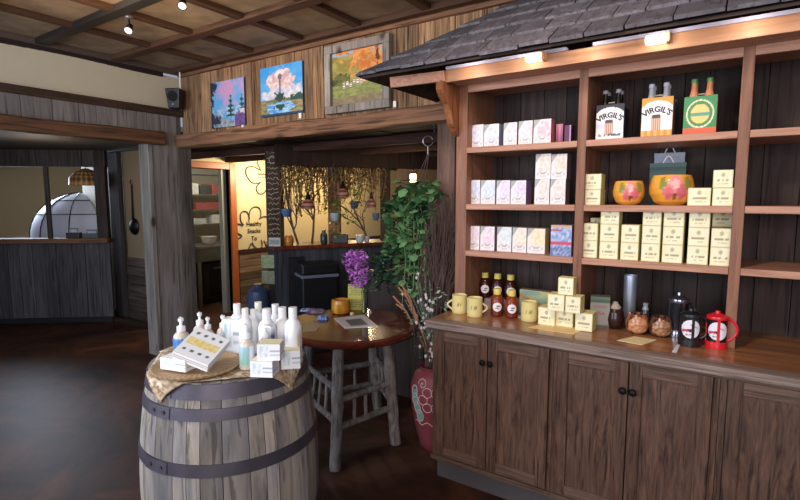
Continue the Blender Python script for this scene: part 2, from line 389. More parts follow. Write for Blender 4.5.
r2 = [[(237, 223.5), (241, 224.5), (243, 226)], [(243.5, 225), (241, 221), (240.5, 215), (243, 211.5), (247, 212), (249.2, 217), (248.8, 221)],
      [(249, 216), (250.5, 210), (254, 207), (258.5, 207.5), (260.5, 211), (260.8, 216), (259.5, 219)], [(259.5, 218.5), (264, 216.5), (270, 218), (271, 224)],
      [(237, 233), (242, 236), (237, 239)], [(248, 250), (251, 244), (253, 242.5)], [(252, 243), (255, 247), (259, 249), (262, 246), (261.5, 240)], [(264, 241), (266, 243), (270, 240)]]
for s_ in r2: stroke(mb, s_)
fm = tag(mb.build('flower_mural', inkm), 'lower line-drawn flower with writing in it beside the orange door frame', 'mural')
for txt, yy in (('Healthy', 224), ('Snacks', 231), ('To', 238.5)):
    c = wallp(254, yy); text_mb(txt, .088, place=lambda v, c=c: Vector((c.x + .002, c.y + v.x, c.z + v.z)), bold=.0015).build('lettering', inkm, parent=fm)

# kitchen contents
kx = -7.0
def kbox(mb, x0, y0, x1, y1, X=kx, dep=.25, col=None):
    a = px(x0, y1, X); b = px(x1, y0, X); mb.box(X - dep, X, a.y, b.y, a.z, b.z, col)
t = empty('steel_shelving', (-7.2, 5.0, 0), 0, 'tall steel shelving with boxes behind the orange door frame', 'shelving')
mb = MB(); ya, yb = 4.55, 5.6
for Y in (ya, yb):
    for X in (-7.4, -7.05): mb.box(X - .015, X + .015, Y - .015, Y + .015, 0, 2.2)
mb2 = MB()
for v in mb.v: pass
T = Matrix.Translation(-Vector((-7.2, 5.0, 0)))
mb.v = [tuple(T @ Vector(v)) for v in mb.v]; mb.build('post', steel, t)
for zz in (1.19, 1.42, 1.66, 1.99):
    MB().box(-.22, .17, -.45, .6, zz - .02, zz).build('shelf', steel, t)
kcol = ['#b6b2a6', '#6e5b50', '#8a4b42', '#54564f', '#a3a08f', '#3d3f3d', '#86a0a8', '#6b6a61', '#97523e']
def loosebox(name, x0, x1, z0, h, dep, Y0, col, label, cat, X=-7.05, group=None):
    o = MB().box(-dep, 0, 0, x1 - x0, 0, h, col).build(name, PAINT, loc=(X, x0, z0), bevel=.004); return tag(o, label, cat, group)
for i, (y0, w, h, c, lb) in enumerate([(4.62, .16, .17, 0, 'pale carton at the left end of the top kitchen shelf'), (4.8, .2, .14, 5, 'dark carton on the top kitchen shelf beside the pale one'), (5.02, .18, .16, 2, 'dull red carton on the top kitchen shelf'), (5.22, .14, .14, 3, 'grey green carton on the right of the top kitchen shelf')]):
    loosebox('carton', y0, y0 + w, 1.66, h, .3, 0, rgb(kcol[c]), lb, 'carton')
loosebox('red_tray', 4.72, 5.25, 1.42, .11, .3, 0, rgb('#8f4b46'), 'dull red tray on the middle kitchen shelf', 'tray')
loosebox('white_container', 5.0, 5.2, 1.19, .14, .25, 0, rgb('#cfcfc8'), 'white container on the lowest kitchen shelf', 'container')
loosebox('white_container', 4.66, 4.9, 1.19, .09, .25, 0, rgb('#b9bab6'), 'low pale container left on the lowest kitchen shelf', 'container')
t = empty('kitchen_counter', (-6.75, 4.95, 0), 0, 'stainless steel kitchen counter in front of the shelving', 'counter')
MB().box(-.25, .25, -.6, .75, .86, .9).build('worktop', steel, t, bevel=.004)
MB().box(-.24, .235, -.58, .73, .66, .86).build('apron', plain('steel_apron', '#7c7f83', .4, .6), t)
for a in (-.2, .2):
    for b in (-.55, .7): MB().box(a - .02, a + .02, b - .02, b + .02, 0, .66).build('leg', steel, t)
t = empty('dark_oven', (-6.75, 4.95, 0), 0, 'black oven standing under the stainless kitchen counter', 'oven')
MB().box(-.2, .16, -.45, .62, 0.04, .62).build('body', blackm, t, bevel=.01)
MB().box(.162, .175, -.35, .3, .12, .5).build('door', plain('oven_glass', '#0c0c0e', .1), t)
MB().tube([(.2, -.3, .54), (.2, .25, .54)], .012).tube([(.16, -.28, .54), (.2, -.28, .54)], .008).tube([(.16, .23, .54), (.2, .23, .54)], .008).build('handle', steel, t)
MB().box(-.16, .16, -.4, .58, 0, .04).build('plinth', blackm, t)
for y0, c, nm, lb in ((4.5, '#d8d8d4', 'mixing_bowl', 'pale bowl at the left of the steel kitchen counter'), (4.95, '#5d5f62', 'cooking_pot', 'grey pot at the middle of the steel kitchen counter')):
    tag(MB().lathe([(.05, 0), (.1, .04), (.12, .12), (.112, .12), (.09, .045), (0, .02)], 20, col=rgb(c)).build(nm, GLOSSY, loc=(-6.65, y0 + .15, .9), smooth=True), lb, 'cookware')

# ================================================================ BAR COUNTER with posts
A = Vector((-3.97, 3.56, 0)); u = Vector((.5, .866, 0)); n = Vector((-.866, .5, 0)); bang = math.atan2(.866, .5)
Mb = Matrix.Rotation(bang, 4, 'Z')
t = empty('bar_counter', A, bang, 'dark wooden bar counter with red-brown top behind the round table', 'counter')
# local frame: x along counter, y to the left (+y = n direction)
MB().box(-.03, 2.3, -.03, .42, 1.06, 1.10).build('bar_top', bar_top, t, bevel=.006)
mb = MB(); p = 0
while p < 2.25:
    w = random.uniform(.1, .17); mb.box(p + .002, min(p + w, 2.27) - .002, .0, .03, 0, 1.06); p += w
mb.box(0, .03, .03, .4, 0, 1.06); mb.box(2.24, 2.27, .03, .4, 0, 1.06)
mb.build('front_panel', bluegrey, t)
MB().box(.12, .30, -.012, 0, .1, .98).build('end_post', blackm, t, bevel=.004)
def s_at(xpix, off=0):
    o_ = A + n * off; d = ray(xpix, 243); k_ = d.x / d.y; return (o_.x - k_ * o_.y) / (k_ * u.y - u.x)
postm = wood('chalk_post', '#2b1d17', '#54402f', '#3b2a20', 'Z', 18, 1.2, .8, .3, .4)
postb = wood('brown_bar_post', '#6b4a33', '#a67b55', '#84603f', 'Z', 18, 1.2, .8, .3, .4)
def bar_post(xp, wpx, label, glyph=False):
    P = A + u * s_at(xp, .2) + n * .2; d_ = (P - Vector((0, 0, 0))).dot(Vector((-sn, cs, 0))); w = wpx * d_ / FPX
    t = empty('bar_post', (P.x, P.y, 1.10), 0, label, 'post', 'rough posts standing on the bar counter')
    t.rotation_euler = (0, 0, -YAW + PI * 0)
    t.rotation_euler = (0, 0, YAW)
    MB().box(-w / 2, w / 2, -w * .4, w * .4, 0, 1.05 - .01).build('shaft', postb if 'plain' in label else postm, t, bevel=.01)
    if glyph:
        mb = MB()
        for i in range(17):
            z = .97 - i * .053; L = w * random.uniform(.3, .4); y = -w * .4 - .002
            pts = [Vector((-L + 2 * L * j / 9, y, z + random.uniform(-.017, .017))) for j in range(10)]
            mb.tube(pts, .0032, 4)
        mb.tube([Vector((w * .22 * math.cos(a), -w * .4 - .002, .9 + .04 * math.sin(a))) for a in [i * PI / 5 for i in range(11)]], .004, 4)
        mb.build('chalk_writing', plain('white_chalk', '#b8b0a4', .9), t)
    return t
for o in ((276, 15, 'dark post covered with white chalk scribbles at the left end of the bar', True), (335, 12, 'plain brown post at the middle of the bar top', False), (385.5, 10, 'narrow dark post at the right end of the bar vines', False)): bar_post(*o)
# vine curtain: nobody could count it
mb = MB()
def vpt(xp, off=.2): return A + u * s_at(xp, off) + n * off
for i in range(190):
    xp = 284 + 97 * (i + random.random()) / 190; P = vpt(xp, random.uniform(.08, .35)); z = 2.1; L = random.uniform(.2, .62) * (1.1 if xp < 330 else .9)
    pts = []; q = Vector((P.x, P.y, z))
    ns = 7
    for j in range(ns + 1):
        pts.append(q.copy()); q += Vector((random.uniform(-.025, .025), random.uniform(-.02, .02), -L / ns))
    c = mixc(rgb('#5b4428'), rgb('#a3814a'), random.random())
    mb.tube(pts, random.uniform(.003, .006), 4, c)
    for q in pts[1:]:
        for _ in range(3):
            a = random.uniform(0, 2 * PI); l = random.uniform(.025, .05); d = Vector((math.cos(a), math.sin(a), random.uniform(-1, .2))) * l
            sd = Vector((-math.sin(a), math.cos(a), .2)) * l * .3
            mb.add([q, q + d * .5 + sd, q + d, q + d * .5 - sd], [(0, 1, 2, 3)], mixc(rgb('#6b5a2c'), rgb('#c2a263'), random.random()))
tag(mb.build('dried_vine_curtain', LEAF), 'dense curtain of dried hanging vines above the bar', 'vines', kind='stuff')
# bare branches rising from the bar
def branch(mb, p, d, L, r, depth):
    pts = [p.copy()]; q = p.copy(); dd = d.copy()
    for j in range(4):
        dd = (dd + Vector((random.uniform(-.25, .25), random.uniform(-.25, .25), random.uniform(-.1, .2)))).normalized(); q = q + dd * L / 4; pts.append(q.copy())
    mb.tube(pts, [r, r * .9, r * .8, r * .7, r * .55], 5)
    if depth > 0:
        for _ in range(3):
            s_ = pts[random.randint(1, 4)]; branch(mb, s_, (dd + Vector((random.uniform(-.9, .9), random.uniform(-.9, .9), random.uniform(-.1, .5)))).normalized(), L * .6, r * .6, depth - 1)
for xp, lb, H in ((298, 'bare twisted branch at the left of the bar behind the amber jar', .62), (368, 'bare twisted branch at the right of the bar top', .5), (312, 'thin bare branch between the left lantern and the ivy pot', .5)):
    P = vpt(xp); mb = MB(); branch(mb, Vector((0, 0, 0)), Vector((0, 0, 1)), H, .014, 3)
    for v_i, v in enumerate(mb.v): mb.v[v_i] = (v[0], v[1], min(max(v[2], 0.0), 1.0))
    tag(mb.build('bare_branch', twig, loc=(P.x, P.y, 1.10)), lb, 'branch')
bz0 = EYE + ray(284, 162).z / ray(284, 162).y * (A + u * s_at(284)).y; bz1 = EYE + ray(388, 171).z / ray(388, 171).y * (A + u * s_at(388)).y
bzz = (bz0 + bz1) / 2
mb = MB(); q0 = A + u * .02 + Vector((0, 0, (bzz + BZ) / 2)); q1 = A + u * 3.4 + Vector((0, 0, (bzz + BZ) / 2)); mb.bar(q0, q1, .08, BZ - bzz)
struct(mb.build('trim_%d' % k, wood('bulkhead_board', '#1b120e', '#3d291d', '#2a1c14', 'Z', 18, 1.2, .8, .2, .3))); k += 1
# lanterns
def lantern(xp, yp, w, label):
    P = vpt(xp, .02); z = EYE + (ray(xp, yp).z / ray(xp, yp).y) * P.y
    t = empty('hanging_lantern', (P.x, P.y, z), 0, label, 'lantern', 'red banded lanterns over the bar')
    def cf(a, zz, r): return rgb('#71302a') if int((zz + .5) / .022) % 2 else rgb('#9c7866')
    MB().lathe([(.0, .055), (w * .25, .05), (w * .5, .0), (w * .5, -.045), (w * .42, -.05)], 18, colf=cf, sub=4).build('shade', PAINT, t, smooth=True)
    MB().lathe([(w * .26, .046), (w * .12, .1), (.006, .13)], 14).build('cap', blackmet, t, smooth=True)
    MB().tube([(0, 0, .12), (0, 0, 2.12 - z)], .003, 5).build('cord', blackmet, t)
lantern(309, 204, .135, 'red banded lantern hanging left of the middle bar post')
lantern(343.5, 193, .12, 'red banded lantern hanging in front of the middle bar post')
lantern(371.5, 203, .10, 'smallest red banded lantern near the right bar post')
# hanging pots
def hanging_pot(xp, yp, w, col, label, leaves=0):
    P = vpt(xp, .03); z = EYE + (ray(xp, yp).z / ray(xp, yp).y) * P.y
    t = empty('hanging_pot', (P.x, P.y, z), 0, label, 'pot')
    MB().lathe([(w * .3, -.04), (w * .5, .0), (w * .52, .04), (w * .46, .045), (w * .4, .02)], 18, col=col).build('pot', GLOSSY, t, smooth=True)
    MB().tube([(0, 0, .02), (0, 0, 2.12 - z)], .003, 5).build('cord', twig, t)
    if leaves:
        mb = MB()
        for i in range(leaves):
            a = random.uniform(0, 2 * PI); r = random.uniform(.0, .16); q = Vector((r * math.cos(a), r * math.sin(a) * .5, random.uniform(-.2, .2)))
            leaf(mb, q, random.uniform(.03, .05), rgb('#4a6a2c'), rgb('#7c9a48'))
        mb.build('foliage', LEAF, t)
def leaf(mb, q, s, c1, c2, down=True):
    a = random.uniform(0, 2 * PI); d = Vector((math.cos(a), math.sin(a), random.uniform(-1.2, .3))).normalized() * s
    sd = d.cross(Vector((0, 0, 1))); sd = (sd.normalized() if sd.length > 1e-4 else Vector((1, 0, 0))) * s * .42
    up = Vector((0, 0, s * .12)); c = mixc(c1, c2, random.random()); c = tuple(c)
    mb.add([q, q + d * .3 + sd, q + d * .75 + sd * .7 - up * .5, q + d, q + d * .75 - sd * .7 - up * .5, q + d * .3 - sd, q + d * .5 + up],
           [(0, 1, 6), (1, 2, 6), (2, 3, 6), (3, 4, 6), (4, 5, 6), (5, 0, 6)], c)
hanging_pot(287, 213, .1, rgb('#4d6a93'), 'small blue hanging pot beside the chalk post')
hanging_pot(335.5, 217, .1, rgb('#9db0bb'), 'pale hanging pot with trailing ivy before the middle bar post', 70)
hanging_pot(355, 205, .09, rgb('#3d4a5a'), 'dark hanging pot with ivy between the two right lanterns', 70)
hanging_pot(376, 217, .08, rgb('#54626e'), 'dark grey hanging pot low beside the right bar post')
# small things on the bar top
def on_bar(name, xp, prof, col, label, cat, off=.06, mat=GLOSSY):
    P = vpt(xp, off); return tag(MB().lathe(prof, 18, col=col).build(name, mat, loc=(P.x, P.y, 1.10), smooth=True), label, cat)
on_bar('amber_jar', 289, [(.045, 0), (.05, .02), (.05, .08), (.035, .1), (.035, .11)], rgb('#b0702c'), 'amber jar on the bar next to the chalk post', 'jar')
on_bar('glass_jar', 324, [(.035, 0), (.04, .02), (.04, .1), (.02, .13), (.02, .15)], rgb('#2d3540'), 'dark jar on the bar left of the middle post', 'jar')
on_bar('white_pot', 360, [(.035, 0), (.05, .03), (.05, .08), (.045, .085)], rgb('#b9bfc4'), 'white pot on the bar right of the middle post', 'pot')
on_bar('white_cup', 367, [(.025, 0), (.032, .03), (.032, .06), (.028, .065)], rgb('#9fa6ad'), 'small pale cup on the bar near the right post', 'cup')
P = vpt(275, .03)
tag(MB().box(-.06, .06, -.02, .02, 0, .09, rgb('#a9b0ac')).box(-.05, .05, -.022, -.02, .02, .07, rgb('#7c8a86')).build('sign_block', PAINT, loc=(P.x, P.y, 1.10), rot=(0, 0, YAW)), 'small pale sign block at the foot of the chalk post', 'sign')
P = vpt(340, .1)
tag(MB().box(-.09, .09, -.04, .04, 0, .1).build('dark_box', blackm, loc=(P.x, P.y, 1.10), rot=(0, 0, YAW), bevel=.006), 'dark box on the bar in front of the middle post', 'box')
# ivy spray from middle
# waste bin
so_ = s_at(316, -.17); P = A + u * so_ - n * .17; q_ = ray(316, 262); P.z = EYE + q_.z / q_.y * P.y; bh_ = P.z
t = empty('waste_bin', (P.x, P.y, 0), bang, 'tall black waste bin with a silver band in front of the bar', 'bin')
MB().box(-.19, .19, -.14, .14, 0, bh_ - .13).build('body', blackm, t, bevel=.015)
MB().box(-.196, .196, -.146, .146, bh_ - .145, bh_ - .115).build('band', plain('silver_band', '#8b95a8', .35, .5), t, bevel=.003)
MB().box(-.195, .195, -.15, .15, bh_ - .115, bh_).build('lid', blackm, t, bevel=.02)
# leaflets at the bar end
e1 = A + n * .12 - u * .04
for i, (z, lb) in enumerate(((.93, 'upper pale green leaflet rack on the end of the bar'), (.76, 'lower faded leaflet rack on the end of the bar'))):
    t = empty('leaflet_rack', (e1.x, e1.y, z - .07), YAW, lb, 'leaflet')
    def cf(a, b, i=i): return mixc(rgb('#a5b083') if i == 0 else rgb('#8d8672'), rgb('#5d6b4a'), .5 + .6 * noise.noise(Vector((a * 6, b * 7, i * 5))))
    MB().grid((-.085, -.012, 0), (.16, 0, 0), (0, 0, .14), 10, 10, cf).box(-.085, .075, -.010, .006, 0, .14, rgb('#6b6f58')).build('leaflet', PAINT, t)
    MB().box(-.09, .08, -.018, .01, -.008, 0).build('rack', blackmet, t)
P = A + n * .13 - u * .33 + RT * .17
tag(MB().lathe([(.1, 0), (.12, .05), (.125, .5), (.11, .64), (.05, .68), (.05, .71)], 24, col=rgb('#3b4763')).build('water_jug', GLOSSY, loc=(P.x, P.y, 0), smooth=True), 'tall blue-grey rounded container on the floor at the bar end', 'container')
# wall lamp (lit) in the back room
P = py(413, 178, 4.4)
t = empty('pendant_lamp', P, YAW, 'small lit square lamp glowing above the ivy', 'lamp')
MB().box(-.03, .03, -.03, .03, -.04, .04).build('lamp_shade', bulb, t, bevel=.006)
MB().box(-.033, .033, -.033, .033, .04, .05).build('cap', blackmet, t)
MB().tube([(0, 0, .045), (0, 0, BZ - P.z + .02)], .005, 6).build('rod', blackmet, t)

# ================================================================ LEFT ROOM
struct(MB().box(-9.9, -9.8, -1, 7, 0, 2.6).box(-9.8, -8.25, 6.9, 7, 0, 2.6).build('wall_far_left', tan))
struct(MB().box(-11, LX - .16, -2, 3.5, 2.2, 2.3).box(-11, -8.25, 3.5, 7, 2.2, 2.3).build('ceiling', plain('side_ceiling', '#3d342d', .8)))
struct(MB().box(-6.75, -5.93, 3.46, 3.5, 0, 2.2).build('wall_side', tan))
mb = MB(); z = 0
while z < .8:
    h = random.uniform(.09, .13); h = min(h, .84 - z); mb.box(-6.75, -5.94, 3.42 + random.uniform(0, .01), 3.458, z, z + h - .006); z += h
struct(mb.build('baseboard_side', wood('side_wainscot', '#2c2521', '#5e5149', '#40352e', 'X', 18, 1.2, .8, .7, .5)))
xa_ = py(112, 250, 3.38).x; xb_ = py(122.5, 250, 3.38).x
mb = MB(); mb.box(xa_, xb_, 3.38, 3.44, 0, 2.2); struct(mb.build('trim_%d' % k, greyd, bevel=.02)); k += 1
# booth half wall (diagonal)
B0 = Vector((-8.2, 1.92, 0)); B1 = Vector((-6.66, 3.2, 0)); bd = (B1 - B0); BL = bd.length; ba = math.atan2(bd.y, bd.x)
t = empty('plank_half_wall', B0, ba, 'grey plank half wall with a timber sill in the room on the left', 'partition')
mb = MB(); p = 0
while p < BL - .02:
    w = random.uniform(.12, .2); q = min(p + w, BL); mb.box(p + .003, q - .003, random.uniform(-.004, .004), .04, .07, 1.03); p = q
mb.build('planks', wood('booth_plank', '#3b393b', '#66646a', '#4a4645', 'Z', 22, 1.4, .85, .5, .5), t)
MB().box(0, BL - .02, .01, .04, 0, .07).build('base', blackm, t)
MB().box(-.02, BL, -.05, .16, 1.03, 1.09).build('sill', barn_h, t, bevel=.008)
t2 = struct(MB().box(0, .12, .0, .08, 0, 1.09).build('trim_%d' % k, greyd)); t2.location = B0; t2.rotation_euler = (0, 0, ba); k += 1
# window frame over the half wall
w1 = struct(MB().box(BL - .14, BL - .01, .0, .09, 1.09, 2.2).box(-.1, BL, 0, .09, 1.99, 2.2).box(BL - .75, BL - .70, .02, .06, 1.09, 1.99).build('window_1', greyd, bevel=.006)); w1.location = B0; w1.rotation_euler = (0, 0, ba)
nn = Vector((-math.sin(ba), math.cos(ba), 0)); bu = bd.normalized()
def behind(xp, yp, dist):
    # point behind the booth window plane
    d = ray(xp, yp); o = B0 + nn * dist; tt = (o - Vector((0, 0, EYE))).dot(nn) / d.dot(nn); return Vector((0, 0, EYE)) + d * tt
P = behind(78, 226, 1.1)
t = empty('white_canopy', (P.x, P.y, 0), ba, 'white ribbed rounded canopy seen through the booth window', 'canopy')
mb = MB(); R = .75
zc = 1.02
def cp_(a, b):  # quarter dome
    th = PI * a; ph = (PI / 2) * b; return Vector((R * math.cos(th) * math.cos(ph), -R * .6 * math.sin(th) * math.cos(ph) + .2, zc + R * .88 * math.sin(ph)))
mb.grid((0, 0, 0), (1, 0, 0), (0, 1, 0), 24, 10, lambda a, b: rgb('#dfe3ee'), dispf=lambda a, b, p: cp_(a, b))
c = mb.build('canopy_skin', plain('canopy_white', '#dfe4f2', .6, emit=.0), t, smooth=True)
mb = MB()
for a in (.12, .3, .5, .7, .88): mb.tube([cp_(a, b / 8) * 1.0 + Vector((0, -.006, .003)) for b in range(9)], .008, 5)
for b in (.35, .62): mb.tube([cp_(a / 20, b) + Vector((0, -.008, 0)) for a in range(21)], .007, 5)
mb.build('rib', blackmet, t)
MB().box(-.7, .7, -.2, .3, 0, zc).build('base', blackm, t)
for i, (xp, yp, w, h, cc, lb) in enumerate(((74, 237, .16, .12, '#3b3236', 'dark machine on the sill left in the booth window'), (92, 236, .2, .1, '#5a5d66', 'grey metal machine on the sill in the booth window'), (103, 238, .1, .08, '#8a8d95', 'small pale metal item at the right of the booth sill'))):
    s_ = (behind(xp, yp, .05) - B0).dot(bu); q = B0 + bu * s_ + nn * .05
    t = empty('metal_machine', (q.x, q.y, 1.09), ba, lb, 'machine')
    MB().box(-w / 2, w / 2, -.04, .05, 0, h * .6, rgb(cc)).build('body', GLOSSY, t, bevel=.006)
    MB().tube([(-w * .3, 0, h * .6), (-w * .3, 0, h), (w * .3, 0, h), (w * .3, 0, h * .6)], .008, 6).build('rail', steel, t)
P = behind(86, 180, .35)
t = empty('wicker_lampshade', P, 0, 'brown woven wicker lampshade hanging in the booth window', 'lampshade')
def wk(a, z, r): return mixc(rgb('#4a2f18'), rgb('#c89a5a'), .5 + .5 * math.sin(a * 22 + z * 160) * math.cos(a * 22 - z * 160) * 2)
MB().lathe([(.2, -.07), (.19, .03), (.12, .11), (.03, .15)], 64, colf=wk, sub=6, cap=False).build('shade', PAINT, t, smooth=True)
MB().tube([(0, 0, .14), (0, 0, 2.2 - P.z)], .005, 6).build('cord', blackmet, t)
MB().lathe([(0, -.03), (.03, 0), (.02, .05), (0, .06)], 12).build('bulb', lamp_w, t)
# ladle on the side wall
P = py(134.5, 225, 3.45)
t = empty('hanging_ladle', (P.x, 3.45, P.z), 0, 'black iron ladle hanging on the tan wall beyond the left doorway', 'ladle')
MB().lathe([(0, -.05), (.05, -.045), (.095, -.02), (.11, .0), (.1, .0), (.0, -.035)], 20).build('bowl', blackmet, t, rot=(-PI / 2, 0, 0), loc=(0, -.005, -.02), smooth=True)
MB().tube([(0, -.02, .06), (0, -.015, .3), (0, -.012, .52)], [.014, .009, .009], 8).tube([(0, -.012, .52), (0, -.03, .55), (0, -.012, .58)], .006, 6).build('handle', blackmet, t)
# menu board under the side ceiling (chalk letters seen at the far left)
P = behind(70, 157, -.1)

# ================================================================ SPEAKER + TRACK SPOTS
P = Vector((LX + .13, 2.96, 2.57))
t = empty('wall_speaker', P, math.radians(-62 + 90), 'black loudspeaker hung in the corner under the ceiling', 'speaker')
mb = MB(); vs = []
for z, w, d in ((-.095, .055, .06), (.095, .075, .075)):
    for x, y in ((-w, -d), (w, -d), (w * .8, d), (-w * .8, d)): vs.append((x, y, z))
mb.add(vs, [(3, 2, 1, 0), (4, 5, 6, 7), (0, 1, 5, 4), (1, 2, 6, 5), (2, 3, 7, 6), (3, 0, 4, 7)]); mb.build('cabinet', blackm, t, bevel=.008)
MB().lathe([(.0, 0), (.05, 0), (.05, .004), (.0, .004)], 24).build('grille', plain('speaker_grille', '#17181a', .9), t, loc=(0, -.073, .02), rot=(PI / 2 - .08, 0, 0))
MB().lathe([(0, 0), (.008, 0), (.008, .003), (0, .003)], 10).build('badge', steel, t, loc=(0, -.066, -.06), rot=(PI / 2, 0, 0))
MB().tube([(.03, .03, .09), (.03, .03, .305)], .008, 8).build('bracket', whitep, t)
def track_spot(px_, base, aim, label, rise):
    t = empty('ceiling_spotlight', base, 0, label, 'spotlight', 'black spotlights on the ceiling')
    MB().lathe([(.03, 0), (.03, -.015), (.012, -.02)], 16).build('mount', steel, t)
    MB().tube([(0, 0, -.015), (0, 0, -.055)], .006, 8).build('stem', blackmet, t)
    d = Vector(aim).normalized(); rot = d.to_track_quat('-Z', 'Y').to_euler()
    MB().lathe([(.010, .035), (.018, .025), (.022, -.012), (.030, -.038), (.026, -.038), (.0, -.02)], 20).build('head', blackm, t, loc=(0, 0, -.075), rot=rot, smooth=True)
    MB().lathe([(0, -.037), (.024, -.037), (.024, -.034), (0, -.034)], 18).build('lens', plain('spot_lens' + str(rise), '#e6e4ea', .3, emit=.25), t, loc=(0, 0, -.075), rot=rot)
    return t
track_spot(0, (-3.56, 1.93, CZ - .035), (.5, -.6, -.9), 'black spotlight at the left crossing of the ceiling beams', 0)
track_spot(0, (-2.93, 1.93, CZ), (.5, -.5, -.9), 'black spotlight at the top edge right of the first one', 1)

# ================================================================ PAINTINGS
def fbm(x, y, s): return noise.fractal(Vector((x * s, y * s, s * 3.7)), .6, 2.1, 5)
def p1(a, b):
    c = mixc(rgb('#62b0e8'), rgb('#c9a0d6'), .45 + fbm(a, b, 3.0) * 1.2)
    if fbm(a + 3, b, 4.5) > .12: c = mixc(c, rgb('#cf9fc4'), .7)
    if b < .42 - .03 * math.sin(a * 7): c = mixc(rgb('#5aa2d8'), rgb('#a7c7e0'), .5 + fbm(a, b, 9) * 2)
    if b < .22 + .08 * math.sin(a * 6 + 1): c = mixc(rgb('#6d86a0'), rgb('#a9b2b4'), .5 + fbm(a, b, 12) * 2)
    if a > .72 and b < .35 - (1 - a) * .6 + .06: c = mixc(rgb('#7b5a9c'), rgb('#5a4378'), .5 + fbm(a, b, 9))
    if a > .5 and .24 < b < .32 + .1 * (a - .5): c = rgb('#d8cfe0') if fbm(a, b, 8) > 0 else c
    for cx, base, top, w in ((.6, .22, .68, .1), (.93, .35, .66, .08)):
        if base < b < top:
            ww = w * (1.15 - (b - base) / (top - base)) + .03 * fbm(a, b, 20)
            if abs(a - cx) < ww * (.65 + .5 * math.sin(b * 60)): c = mixc(rgb('#2b4240'), rgb('#42605a'), .5 + fbm(a, b, 15))
    if a < .06 + .13 * fbm(a * 2, b, 6) + (.12 if b > .7 else 0) or (a < .3 and b < .2 + .1 * fbm(a, b, 9) and b > .08): c = mixc(rgb('#1d2b3d'), rgb('#3a3c58'), .5 + fbm(a, b, 14))
    return c
def p2(a, b):
    c = mixc(rgb('#3f9be6'), rgb('#7ec0ee'), 1 - b + fbm(a, b, 4) * .5)
    d = math.hypot((a - .5) / .3, (b - .64) / .3) + .4 * fbm(a, b, 6); d2 = math.hypot((a - .5) / .52, (b - .42) / .14) + .5 * fbm(a + 2, b, 6)
    if d < 1: c = mixc(rgb('#f3ddd9'), rgb('#c8a9b0'), .45 + fbm(a, b, 8) * 1.2)
    if d2 < 1: c = mixc(rgb('#e9dfe6'), rgb('#b7c3dd'), .4 + fbm(a, b, 9) * 1.2)
    if b < .33: c = mixc(rgb('#5f7358'), rgb('#a59066'), .5 + fbm(a, b * 3, 7) * 1.5)
    if b < .27 and abs(a - .5) < .34 - abs(b - .14) * .9 + .12 * fbm(a, b, 6): c = mixc(rgb('#4f93d4'), rgb('#a8d0ee'), .5 + fbm(a, b * 4, 6) * 1.6)
    if abs(a - .48) < .018 and .3 < b < .8: c = rgb('#6d5a66')
    if math.hypot((a - .48) / .05, (b - .77) / .06) < 1: c = rgb('#7a6a78')
    if math.hypot((a - .46) / .14, (b - .37) / .08) < 1 + .7 * fbm(a, b, 14) or math.hypot((a - .47) / .12, (b - .17) / .06) < 1 + .6 * fbm(a, b, 14): c = rgb('#2d4a42')
    if a > .72 and .27 < b < .37 + .05 * fbm(a, b, 12): c = rgb('#345248')
    if b < .05: c = rgb('#1f4668')
    return c
def p3(a, b):
    c = mixc(rgb('#8d8038'), rgb('#a9a05a'), .5 + fbm(a, b, 6) * 1.4)
    if b > .93 - .04 * a: c = rgb('#9aa9bd')
    if a > .42 - .35 * (b - .5) + .22 * fbm(a, b, 4) and b > .38 and fbm(a + 5, b, 7) < .28: c = mixc(rgb('#c4702f'), rgb('#e39a55'), .5 + fbm(a, b, 9) * 1.6)
    if a < .36 and b < .55 + .2 * fbm(a, b, 6) and b > .3: c = mixc(rgb('#3f4a2a'), rgb('#6b6c38'), .5 + fbm(a, b, 12) * 1.5)
    if a > .84 and abs(a - .88) < .02 + .05 * fbm(a, b, 16) and b > .45: c = rgb('#5b2d1c')
    if b < .38: c = mixc(rgb('#6f7a3f'), rgb('#93985a'), .5 + fbm(a, b * 2, 8) * 1.3)
    if b < .16: c = mixc(rgb('#77694f'), rgb('#8f8164'), .5 + fbm(a, b, 10))
    for i in range(9):
        cx = .24 + i * .066; cy = .37 + .012 * i + .02 * math.sin(i * 2.2)
        if abs(a - cx) < .02 and abs(b - cy) < .045: c = rgb('#f0ece6') if (i + int(b * 90)) % 3 else rgb('#2b2420')
    return c
def painting(x0, x1, z0, z1, f, label, frame=0, fm=None, nx=90, ny=80, edge='#274f7c'):
    w = x1 - x0; h = z1 - z0
    t = empty('painting', ((x0 + x1) / 2, WY - .008, z0), 0, label, 'painting')
    i = frame
    mb = MB(); mb.grid((-w / 2 + i, -.018, i), (w - 2 * i, 0, 0), (0, 0, h - 2 * i), nx, ny, f)
    mb.box(-w / 2 + i, w / 2 - i, -.0175, 0, i, h - i, rgb(edge)); mb.build('canvas', PAINT, t)
    if frame:
        mb = MB(); mb.box(-w / 2, w / 2, -.045, 0, 0, i).box(-w / 2, w / 2, -.045, 0, h - i, h).box(-w / 2, -w / 2 + i, -.046, 0, i, h - i).box(w / 2 - i, w / 2, -.046, 0, i, h - i)
        mb.build('frame', fm, t, bevel=.004)
    return t
def pxy(x, y): q = py(x, y, WY - .026); return q
def pq(xl, xr, ytl, ytr, ybl, ybr, *a_, **k_):
    A1 = pxy(xl, ytl); B1_ = pxy(xr, ytr); C1 = pxy(xl, ybl); D1 = pxy(xr, ybr)
    painting(A1.x, B1_.x, (C1.z + D1.z) / 2, (A1.z + B1_.z) / 2, *a_, **k_)
pq(210, 243.5, 84, 76.5, 128.5, 125, p1, 'smallest unframed painting, pink and blue seashore with dark trees', edge='#3c4a66')
pq(260, 302, 68.5, 61, 118, 112, p2, 'unframed painting of a big pink cloud over a blue pond')
pq(326, 391, 48.5, 33, 115.5, 107, p3, 'grey framed painting of white cows under orange autumn trees', .06, grey, 90, 80)
